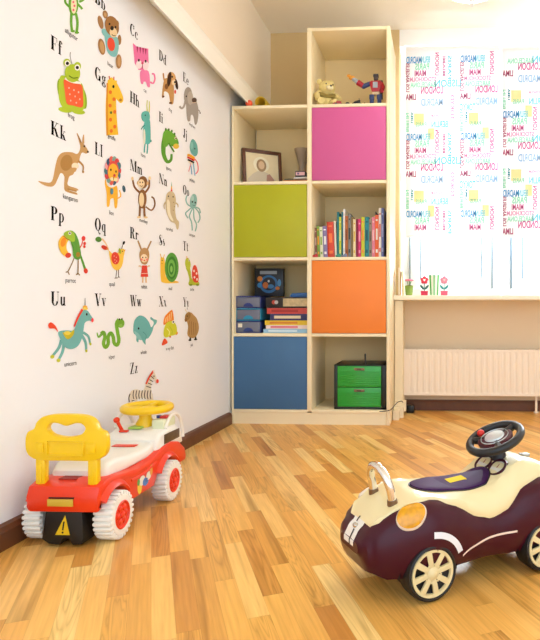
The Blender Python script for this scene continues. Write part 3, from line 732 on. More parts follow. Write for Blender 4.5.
def patch(mb, grid, d, off=.0008):
    """a grid of start points dropped onto the body along d"""
    R = [[onto(p, d, off) for p in row] for row in grid]; vs = []; idx = {}
    for i, row in enumerate(R):
        for j, p in enumerate(row):
            if p is not None: idx[i, j] = len(vs); vs.append(p)
    fs = [(idx[i, j], idx[i, j+1], idx[i+1, j+1], idx[i+1, j]) for i in range(len(R)-1) for j in range(len(R[0])-1) if all(k in idx for k in ((i, j), (i, j+1), (i+1, j+1), (i+1, j)))]
    return mb.raw(vs, fs)
# dark sheets added in the arches, painting in the shade of the wells
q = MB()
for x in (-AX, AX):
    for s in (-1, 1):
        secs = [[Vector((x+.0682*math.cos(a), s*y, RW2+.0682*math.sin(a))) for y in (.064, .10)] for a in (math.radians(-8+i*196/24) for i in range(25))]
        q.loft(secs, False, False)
q.build('wheel_well_shade', mat('#161012', .6), c2)
# cream deck
tz = [(-.262, .152), (-.248, .170), (-.23, .184), (-.2, .196), (-.15, .203), (-.08, .201), (-.02, .197), (.03, .199), (.06, .216), (.09, .238), (.12, .246), (.16, .243), (.21, .226), (.26, .188)]
td = [(-.262, .050), (-.245, .066), (-.2, .074), (-.14, .082), (-.06, .095), (0, .098), (.06, .094), (.12, .084), (.18, .076), (.24, .064), (.26, .05)]
secs = []
for i in range(40):
    x = -.262+.522*i/39; zs = interp(x, ts); zd = interp(x, tz); wd = interp(x, td); zl = zs-.012
    zd = max(zd, zs+.004)
    h = [(0, zl), (wd*.98, zl), (wd, zs-.004), (wd*.97, zs+.004+(zd-zs)*.15), (wd*.86, lerp(zs, zd, .66)), (wd*.68, zd-.0015), (wd*.4, zd), (0, zd)]
    secs.append([(x, y, z) for y, z in full(h)])
deck = MB().loft(secs).build('deck', CRE, c2)
# seat inlay
q = MB()
rings = []
SX0, SA, SBw = -.035, .100, .056
dbvh = BVHTree.FromPolygons([v.co.copy() for v in deck.data.vertices], [tuple(p.vertices) for p in deck.data.polygons])
def ondeck(x, y, off):
    h, n, i, t = dbvh.ray_cast(Vector((x, y, .5)), Vector((0, 0, -1))); return Vector((x, y, h.z+off))
for f_, off in ((1.0, .0002), (.985, .004), (.93, .0052), (.7, .005), (.35, .0045), (.03, .0045)):
    rings.append([ondeck(SX0+SA*f_*math.copysign(abs(math.cos(a))**.85, math.cos(a)), SBw*f_*math.copysign(abs(math.sin(a))**.85, math.sin(a)), off) for a in (2*PI*k/48 for k in range(48))])
seat = q.loft(rings, True, True).build('seat', mat('#43204e', .5, spec=.05), c2)
rim = [ondeck(SX0+SA*1.01*math.copysign(abs(math.cos(a))**.85, math.cos(a)), SBw*1.02*math.copysign(abs(math.sin(a))**.85, math.sin(a)), .001) for a in (2*PI*k/64 for k in range(64))]
MB().tube(rim, .0016, 8, loop=True).build('seat_piping', mat('#1c1420', .4), seat)
sbvh = BVHTree.FromPolygons([v.co.copy() for v in seat.data.vertices], [tuple(p.vertices) for p in seat.data.polygons])
def onseat(x, y): return sbvh.ray_cast(Vector((x, y, .5)), Vector((0, 0, -1)))[0]+Vector((0, 0, .0006))
q = MB(); P4 = [(-.048, -.020), (-.006, -.026), (-.002, .004), (-.044, .010)]
q.raw([onseat(*(lerp(lerp(P4[0][k], P4[1][k], i/6), lerp(P4[3][k], P4[2][k], i/6), j/6) for k in (0, 1))) for j in range(7) for i in range(7)], [(j*7+i, j*7+i+1, j*7+i+8, j*7+i+7) for j in range(6) for i in range(6)]); q.build('sticker', mat('#f6d21c', .6, spec=.1), seat, smooth=False)
# rear stripe panel
def rear_start(t, y):           # t runs from the deck edge down to the tail
    return Vector((-.252-.038*t, y, .172-.062*t))+Vector((-.15, 0, .12))
DR = (.78, 0, -.62)
q = MB(); q.use(mat('#f4efe6', .3)); patch(q, [[rear_start(i/10, -.024+.048*j/8) for j in range(9)] for i in range(11)], DR, .0012)
q.use(mat('#171214', .4)); patch(q, [[rear_start(i/10, .0035+.005*j/2) for j in range(3)] for i in range(0, 5)], DR, .0018); patch(q, [[rear_start(i/10, -.0085+.005*j/2) for j in range(3)] for i in range(6, 11)], DR, .0018)
q.build('rear_stripe', None, c2, recalc=False)
MB().ball(onto(rear_start(.5, -.002), DR, .001), (.006, .008, .006), 16, 10).build('badge', mat('#cfc8bc', .2, 1), c2)
# tail lights on the two rear corners
amber = mat('#f09c0c', .12, var=.45, scale=90, coat=.4)
for s in (-1, 1):
    d = Vector((.45, -s*.62, -.64)).normalized(); c0 = onto(Vector((-.19, s*.094, .178))-d*.2, d, .0)
    e1 = Vector((.80, s*.10, .62)); e1 = (e1-d*e1.dot(d)).normalized(); e2 = d.cross(e1)
    R_ = [[onto(c0-d*.1+e1*.035*f_*math.cos(a)+e2*.025*f_*math.sin(a), d, .0004) for a in (2*PI*k/40 for k in range(40))] for f_ in (1.0, .96, .92, .7, .45, .2, .02)]
    R_ = [[(p if p is not None else c0) for p in row] for row in R_]
    lift = (0, .0035, .0055, .0075, .0085, .009, .009)
    lamp = MB().loft([[p-d*l for p in row] for row, l in zip(R_, lift)][2:], True, True).build('tail_light', amber, c2)
    MB().loft([[p-d*l for p in row] for row, l in zip(R_, (0, .0045, .006))], True, False).build('light_rim', mat('#f7e7d2', .25), lamp)
# blue-white highlight painted over the rear arches, and pinstripe, on both sides
for s in (-1, 1):
    q = MB()
    patch(q, [[Vector((-AX+r_*math.cos(a), s*.3, RW2+r_*math.sin(a))) for r_ in (.071, .075, .080, .084)] for a in (math.radians(22+i*66/12) for i in range(13))], (0, -s, 0), .0015)
    q.build('arch_highlight', mat('#eef2f8', .12, coat=.4), c2)
    line = cr([(-.072, .078), (-.05, .090), (-.01, .1), (.03, .1045), (.072, .105)], 8, False); q = MB()
    patch(q, [[Vector((x, s*.3, z+k)) for k in (-.0022, 0, .0022)] for x, z in line], (0, -s, 0), .0012)
    q.build('pinstripe', mat('#f0d8c8', .3), c2)
# chrome push handle
pts = cr([(-.206, -.045, .178), (-.211, -.045, .21), (-.217, -.042, .235), (-.222, -.026, .255), (-.224, 0, .262), (-.222, .026, .255), (-.217, .042, .235), (-.211, .045, .21), (-.206, .045, .178)], 6, False)
hd = MB().tube(pts, .0092, 14).build('push_handle', CHR, c2)
q = MB()
for s in (-1, 1): q.tube([(-.206, s*.045, .178), (-.209, s*.045, .2)], [.0125, .0108], 16)
q.build('handle_socket', mat('#7a6248', .3, .6), hd)
# gauge pod, column and steering wheel
MP = Matrix.Translation((.080, -.004, .224)) @ Matrix.Rotation(math.radians(-38), 4, 'Y') @ Matrix.Scale(1.25, 4)
q = MB(MP)
for s in (-1, 1): q.lathe([(.021, -.034), (.022, .002), (.020, .006), (.0165, .006), (.0155, .003), (.001, .003)], (0, s*.021, 0), seg=32)
q.box(-.017, .017, -.02, .02, -.03, .003, .003)
pod = q.build('gauge_pod', MAR, c2)
q = MB(MP)
for s in (-1, 1): q.lathe([(.015, .003), (.015, .0042), (.001, .0042)], (0, s*.021, 0), seg=28)
q2 = q.build('dial', mat('#efe6d8', .3), pod)
for s in (-1, 1): MB(MP).box(-.001, .010, s*.021-.0008, s*.021+.0008, .0043, .005).build('needle', mat('#b03028', .4), pod)
MW = Matrix.Translation((.094, 0, .289)) @ Matrix.Rotation(math.radians(-24), 4, 'Y') @ Matrix.Scale(1.05, 4)
MB().tube([(.105, 0, .235), (.106, 0, .262), (.097, 0, .284)], [.02, .014, .012], 16).build('steering_column', mat('#1c1214', .4), c2)
q = MB(MW).torus((0, 0, 0), .061, .0095, 'z', 56, 14)
for k in range(3):
    a = k*2*PI/3; q.tube([(.02*math.cos(a), .02*math.sin(a), -.004), (.06*math.cos(a), .06*math.sin(a), -.001)], [.010, .008], 10)
sw = q.build('steering_wheel', mat('#1d1e20', .4, var=.1, scale=60), c2)
MB(MW).lathe([(.041, -.008), (.042, .001), (.038, .004), (.034, .004)], seg=40, cap=False).lathe([(.034, .0042), (.026, .0045), (.001, .0045)], seg=40).build('horn_ring', MAR, sw)
MB(MW).lathe([(.0335, .0048), (.0325, .0062), (.0315, .0048)], seg=40, cap=False).lathe([(.024, .0046), (.022, .008), (.001, .0095)], seg=32).build('horn_cap', mat('#cfd6d8', .25, .4), sw)
MB(MW).ball((-.004, .047, .006), (.009, .009, .008)).build('horn_button', mat('#d8281e', .3), sw)
# small grey catch at the nose of the deck
MB().box(.165, .185, -.02, .0, .238, .246, .002).build('catch', mat('#b9b7b0', .3, .5), c2)
def roadster_wheel(x, s):
    yo, yi = s*.117, s*.070
    q = MB().lathe([(.030, yi), (.052, yi), (.0585, yi+s*.005), (.0590, yi+s*.02), (.0590, yo-s*.012), (.0565, yo-s*.002), (.0525, yo), (.0495, yo-s*.003), (.047, yo-s*.008), (.03, yo-s*.012)], (x, 0, RW2), 'y', 56)
    w_ = q.build('wheel', mat('#191717', .5), c2)
    r = MB().lathe([(.0495, yo-s*.004), (.0485, yo-s*.0005), (.043, yo-s*.001), (.0415, yo-s*.006)], (x, 0, RW2), 'y', 56, cap=False)
    r.lathe([(.0145, yo-s*.008), (.0135, yo-s*.001), (.009, yo+s*.001), (.006, yo+s*.0035), (.001, yo+s*.004)], (x, 0, RW2), 'y', 28)
    for k in range(8):
        a = 2*PI*k/8+.2; M = Matrix.Translation((x, 0, RW2)) @ Matrix.Rotation(-a, 4, 'Y')
        yy = sorted((yo-s*.007, yo-s*.0012))
        r.prism([(.010, -.0052), (.044, -.0062), (.044, .0062), (.010, .0052)], 'y', yy[0], yy[1], .0008, M=M)
    for k in range(8):
        a = 2*PI*k/8+.2+PI/8; r.ball((x+.019*math.cos(a), yo-s*.001, RW2+.019*math.sin(a)), .0022, 8, 6)
    r.build('rim', mat('#e9d7a2', .35), w_)
for x in (-AX, AX):
    for s in (-1, 1): roadster_wheel(x, s)
q = MB()
for x in (-AX, AX): q.cyl((x, -.075, RW2), (x, .075, RW2), .005, seg=12)
q.build('axle', mat('#77757a', .4, 1), c2)

# ============================================================ radiator, cord, sill things
RY = 3.47
rx0, _ = on_y(403, 396, RY); rzb = on_y(403, 395.5, RY)[1]; rzt = on_y(403, 349.5, RY)[1]
r = thing('radiator', 'white ribbed panel radiator under the window', 'radiator', (rx0+.6, RY+.03, rzb))
RW = 1.25; rh = rzt-rzb
radm = mat('#fdeeda', .4)
secs = []
xs = []; x = .02
prof = [(0, 0), (.0, .0)]
q = MB()
outl = [(-.6, 0), (-.578, 0)]
n = int((RW-.05)/.0335)
pp = []
for k in range(n):
    a = -.575+.0335*k
    pp += [(a, 0), (a+.010, 0), (a+.014, .0035), (a+.0235, .0035), (a+.0275, 0)]
pts = [(-.6, -.0)] + pp + [(RW-.6, 0)]
secs = [[(px_, -.02+py_, z) for px_, py_ in pts] for z in (.022, rh-.022)]
q.loft(secs, closed=False, cap=False)
q.loft([[(px_, -.02, z) for px_, py_ in pts] for z in (.0, .012)], closed=False, cap=False)
q.loft([[(px_, -.02, z) for px_, py_ in pts] for z in (rh-.012, rh)], closed=False, cap=False)
q.loft([[(px_, -.02, .012) for px_, _ in pts], [(px_, -.02+py_, .022) for px_, py_ in pts]], closed=False, cap=False)
q.loft([[(px_, -.02, rh-.012) for px_, _ in pts], [(px_, -.02+py_, rh-.022) for px_, py_ in pts]], closed=False, cap=False)
q.build('front_panel', radm, r)
MB().box(-.6, RW-.6, .03, .036, .0, rh).box(-.596, RW-.604, -.008, .03, .01, rh-.02).build('rear_panel', radm, r)
MB().box(-.606, -.6, -.021, .037, 0, rh, .001).build('side_cover', radm, r)
MB().box(RW-.6, RW-.594, -.021, .037, 0, rh, .001).build('side_cover', radm, r)
g = MB()
for k in range(60): g.box(-.598+k*.0208, -.590+k*.0208, -.018, .034, rh-.002, rh)
g.build('top_grille', radm, r)
px_, _ = on_y(537, 400, RY)
x_ = px_-(rx0+.6)
MB().cyl((x_, .0, .01), (x_, .0, -rzb+.001), .007, seg=14).cyl((x_, 0, -rzb+.001), (x_, 0, -rzb+.008), .014, seg=18).build('pipe', radm, r)
for k in (-.4, .4): MB().box(k-.015, k+.015, .036, BY-RY-.032, rh*.2, rh*.8).build('bracket', radm, r)
# black plug adapter and its cord
r = thing('plug_adapter', 'black power adapter on the floor by the bookcase foot', 'adapter', (-.165, 3.47, 0))
MB().box(-.022, .022, -.022, .022, 0, .045, .005).build('housing', mat('#17130f', .4), r)
MB().cyl((-.022, 0, .03), (-.034, 0, .03), .005, .003, seg=12).build('strain_relief', mat('#17130f', .4), r)
pts = cr([(-.305, 3.069, z0-.003), (-.28, 3.064, z0-.001), (-.249, 3.068, z0+.006), (-.240, 3.10, .088), (-.235, 3.18, .088), (-.225, 3.26, .092), (-.205, 3.31, .09), (-.198, 3.38, .06), (-.199, 3.47, .031)], 6, False)
b = MB().tube(pts, .0022, 8)
tag(b.build('power_cord', mat('#1c1612', .5)), 'thin black cord running from the lower right cube round the bookcase corner', 'cord')

SZ = .6765
def sill(px, y): return on_y(px, 294, y)[0]
x = sill(399.3, 3.36)
r = thing('book', 'slim orange brown book standing upright at the left end of the window sill', 'book', (x, 3.40, SZ))
MB().box(-.008, .006, -.045, .045, 0, .155, .001).build('cover', mat('#c88a44', .5, var=.1, scale=20), r)
MB().box(-.0055, .0035, -.0455, .0458, .002, .1552).build('pages', paper, r)
x = sill(403, 3.36)
r = thing('photo_card', 'cream card leaning beside the orange brown book on the sill', 'card', (x, 3.41, SZ))
MB(Matrix.Rotation(-.04, 4, 'Y')).box(-.004, .004, -.04, .04, .0005, .135, .0005).build('card', mat('#e9dcb8', .6), r)
MB(Matrix.Rotation(-.04, 4, 'Y')).box(-.0055, -.004, -.04, .04, .0005, .137).build('cover', mat('#8f9a94', .6), r)
x = sill(408.8, 3.38)
r = thing('potted_flower', 'little green pot with pink flowers next to the cream card on the sill', 'potted flower', (x, 3.40, SZ))
MB().lathe([(.017, 0), (.019, .004), (.0235, .05), (.0245, .056), (.021, .056), (.019, .045)], seg=28).build('pot', mat('#8fae4e', .5, var=.15, scale=30), r)
MB().ball((0, 0, .054), (.02, .02, .006)).build('soil', mat('#5a4028', .9), r)
for k in range(5):
    a = k*1.26; px, py = .014*math.cos(a), .012*math.sin(a)
    f = MB().tube([(px*.4, py*.4, .055), (px, py, .083)], .0014, 6).build('stem', mat('#6a9a3c', .6), r)
    q = MB()
    for j in range(5): q.ball((px+.007*math.cos(j*1.257), py+.004*math.sin(j*1.257), .086+.003*(j % 2)), (.0055, .004, .005), 10, 6)
    q.build('blossom', mat('#f08ba8', .6), f)
def wooden_flower(px, y, petal, leaf, base, label, heart):
    x = sill(px, y)
    r = thing('flower_ornament', label, 'ornament', (x, y+.02, SZ), 0, 'flower ornaments on the sill')
    MB().box(-.019, .019, -.012, .012, 0, .024, .002).box(-.0205, .0205, -.0125, .0125, .018, .025, .001).build('base', mat(base, .5), r)
    MB().cyl((0, 0, .024), (0, 0, .078), .0022, seg=10).build('stem', mat(leaf, .5), r)
    for s in (-1, 1): MB().prism([(s*a, c) for a, c in cr([(.001, .034), (.012, .036), (.022, .048), (.024, .060), (.014, .055), (.004, .044)], 4)], 'y', -.003, .003, .001).build('leaf', mat(leaf, .5), r)
    q = MB()
    for j in range(5): q.ball((.0125*math.cos(PI/2+j*1.2566), -.001, .086+.0125*math.sin(PI/2+j*1.2566)), (.0105, .005, .0105), 14, 8)
    f = q.ball((0, -.002, .086), (.01, .006, .01)).build('petals', mat(petal, .5), r)
    MB().prism(cr([(0, .079), (.006, .085), (.0065, .091), (.003, .0925), (0, .090), (-.003, .0925), (-.0065, .091), (-.006, .085)], 3), 'y', -.0105, -.008).build('heart', mat(heart, .5), f)
wooden_flower(424.3, 3.36, '#e2304e', '#16605a', '#d82a50', 'red flower ornament with white heart and dark leaves on the sill', '#ffffff')
wooden_flower(444.2, 3.36, '#f29ab4', '#2f9c9a', '#f0607e', 'pink flower ornament with teal leaves right of the green tumbler', '#f8d0d8')
x = sill(434.0, 3.42)
r = thing('tumbler', 'green and white striped tumbler between the two flower ornaments', 'tumbler', (x, 3.455, SZ))
q = MB(); cols = ('#3fae4c', '#dff2dc', '#8fd49a', '#f2fbf0')
for i in range(16):
    q.use(mat(cols[i % 4], .3)); a0, a1 = 2*PI*i/16+2.2, 2*PI*(i+1)/16+2.2
    secs = [[(rr_*math.cos(a), rr_*math.sin(a), z) for a in (a0, (a0+a1)/2, a1)] for rr_, z in ((.026, 0), (.034, .118), (.030, .118), (.024, .01))]
    q.loft(secs, False, False)
q.build('cup', None, r)
MB().lathe([(.026, .0), (.026, .006), (.001, .006)], seg=24).build('base', mat('#5fba66', .3), r)

# ============================================================ roller blinds with mirrored city names
cloth = blind_mat('#f4f6f8', .22)
INK = {'blue': '#5aa6dc', 'cyan': '#7fd8ea', 'green': '#98e6c6', 'magenta': '#da6aa2', 'maroon': '#bc5c82', 'pink': '#ec9cc6', 'light': '#a8ccee', 'yellow': '#fff0b4', 'teal': '#2fa8b8'}
INKM = {k: blind_mat(v, .24) for k, v in INK.items()}
BLY = 3.5
def tile_words(u0, v0):
    """(word, ink, u left, v top, width, height, quarter turn); cm from the top left of one repeat of the print"""
    return [('MADRID','blue',0,1.2,14.0,3.6,0),('BERLIN','cyan',14.5,1.2,8,3.4,0),('PARIS','green',8.5,5.5,13,3.6,0),('MIAMI','magenta',8,10,10.5,3.2,0),
     ('STOCKHOLM','pink',3.5,14.3,24,2.4,0),('BARCELONA','green',4,17.6,23,2.8,0),('LISBON','cyan',27,16.2,24,4.0,0),('LONDON','magenta',14,20.4,20,4.0,0),
     ('LIMA','maroon',-.6,25,9.6,3.2,0),('MADRID','light',14,28,20,4.0,0),('TOKYO','cyan',-1,31.6,14.5,4.0,0),('LONDON','magenta',27.5,-1.0,3.8,14.5,1),
     ('MIAMI','pink',34.5,1.5,2.8,12.5,1),('PARIS','cyan',39.5,1,3.4,15,1),('TOKYO','pink',42,26,3.6,16,1),('LOS ANGELES','maroon',-.4,5.2,3.4,22.5-4,1),
     ('BERLIN','green',-.6,37,3,12,1),('STOCKHOLM','pink',24,38.2,13,1.4,0),('PARIS','green',9,43,10,2.4,0),('BERLIN','cyan',24,42.5,15,3.4,0),('LIMA','teal',4.5,36.5,2,7,1),
     ('yellow','yellow',7.5,37.5,9,6,0),('yellow','yellow',20.5,-2,6,6,0)]
def blind(name, px0, px1, y, voff, uoff, label):
    x0, zt = on_y(px0, 55, y); x1, zb = on_y(px1, 235.5, y)
    r = thing('roller_blind', label, 'blind', ((x0+x1)/2, y, zb), 0, None)
    hw = (x1-x0)/2; h = zt-zb
    MB().box(-hw, hw, -.0004, .0004, .0, h+.03).build('cloth', cloth, r)
    MB().cyl((-hw+.004, .012, h+.035), (hw-.004, .012, h+.035), .016, seg=20).build('roller_tube', plastic, r)
    for s in (-1, 1): MB().box(s*(hw-.002)-.002, s*(hw-.002)+.002, -.006, BY-y+.02, h+.015, h+.06, .001).build('bracket', plastic, r)
    MB().box(-hw, hw, -.005, .005, -.006, .004, .002).build('bottom_bar', plastic, r)
    P = MB(); PW, PH = .318, .452
    S = PW/54*54/51.5/1.0*.01/.01
    kx = PW/.515; kz = PH/.49
    for iu in range(-1, int(2*hw/PW)+2):
        for iv in range(-1, int(h/PH)+2):
            for (wd_, ink, u, v, ww, hg, rot) in tile_words(0, 0):
                U = -hw+uoff+iu*PW+u*.01*kx; V = h-voff-iv*PH-v*.01*kz; W_ = ww*.01*kx*1.04; H_ = hg*.01*kz*(1.2 if not rot else 1)
                if U < -hw-.002 or U+W_ > hw+.0 or V > h+.01 or V-H_ < .004: continue
                P.use(INKM[ink])
                if wd_ == 'yellow': P.raw([(U, -.0008, V), (U+W_, -.0008, V), (U+W_, -.0008, V-H_), (U, -.0008, V-H_)], [(0,1,2,3)]); continue
                vs, fs, tw, th = text_mesh(wd_)
                if rot: pv = [(U+W_*(1-b_/th), -.001, V-H_*(1-a/tw)) for a, b_ in vs] ; pv = [(2*U+W_-q_[0], q_[1], q_[2]) for q_ in pv]
                else: pv = [(U+W_*(1-a/tw), -.001, V-H_*(1-b_/th)) for a, b_ in vs]
                P.raw(pv, fs)
    P.build('print', None, r, recalc=False, smooth=False)
    return r
blind('b', 405.5, 499.8, 3.52, .0, .004, 'left roller blind printed with pale mirrored city names')
blind('b', 502.2, 610, 3.465, -.142, .004, 'right roller blind with stronger mirrored city names at the photo edge')

# small grey wedge bracket high beside the bookcase
b = MB().prism([(0, 0), (.05, .0), (.045, -.09), (.038, -.09)], 'y', 0, .02, .001, M=Matrix.Translation((*(lambda q: (q[0], 3.45, q[1]))(on_y(391.5, 31, 3.45)),)))
# ceiling lamp, only its lowest tip in the frame
LX, LY = .14, 2.55
r = thing('ceiling_lamp', 'white glass ceiling lamp whose tip hangs at the top edge', 'lamp', (LX, LY, CZ))
MB().lathe([(.06, 0), (.06, -.012), (.02, -.03), (.001, -.03)], seg=32).build('canopy', mat('#e8e6e2', .3), r)
MB().cyl((0, 0, -.02), (0, 0, -.2), .006, seg=12).build('rod', mat('#cfcfcf', .25, 1), r)
MB().lathe([(.012, -.19), (.08, -.20), (.15, -.235), (.155, -.25), (.12, -.31), (.06, -.343), (.012, -.352)], seg=40).build('shade', mat('#fffaf2', .3, emit=7), r)
MB().lathe([(.012, -.352), (.012, -.362), (.006, -.366), (.009, -.375), (.004, -.386), (.001, -.388)], seg=16).build('finial', mat('#e8e6e2', .3), r)

# ============================================================ alphabet stickers on the left wall
INKB = mat('#0a090a', .8, spec=.05)
class Flat:
    """flat printed shapes on the wall: (u along the wall, v up), layer by layer a hair apart"""
    def __init__(s): s.mb = MB(); s.k = 0
    def face(s, pts, color):
        s.k += 1; x = .0004+.00012*s.k
        s.mb.use(mat(color, .7, spec=.15) if isinstance(color, str) else color)
        s.mb.raw([(x, a, c) for a, c in pts], [tuple(range(len(pts)))])
    def build(s, name, parent): return s.mb.build(name, None, parent, recalc=False, smooth=False)
def stroke_poly(pts, w0, w1=None):
    w1 = w0 if w1 is None else w1
    pts = cr(pts, 5, False) if len(pts) > 2 else list(pts); L_, R_ = [], []
    K = len(pts)
    for i, p in enumerate(pts):
        a, b_ = pts[max(i-1, 0)], pts[min(i+1, K-1)]
        dx, dy = b_[0]-a[0], b_[1]-a[1]; l = math.hypot(dx, dy) or 1
        ww = lerp(w0, w1, i/(K-1))/2
        L_.append((p[0]-dy/l*ww, p[1]+dx/l*ww)); R_.append((p[0]+dy/l*ww, p[1]-dx/l*ww))
    return L_, R_
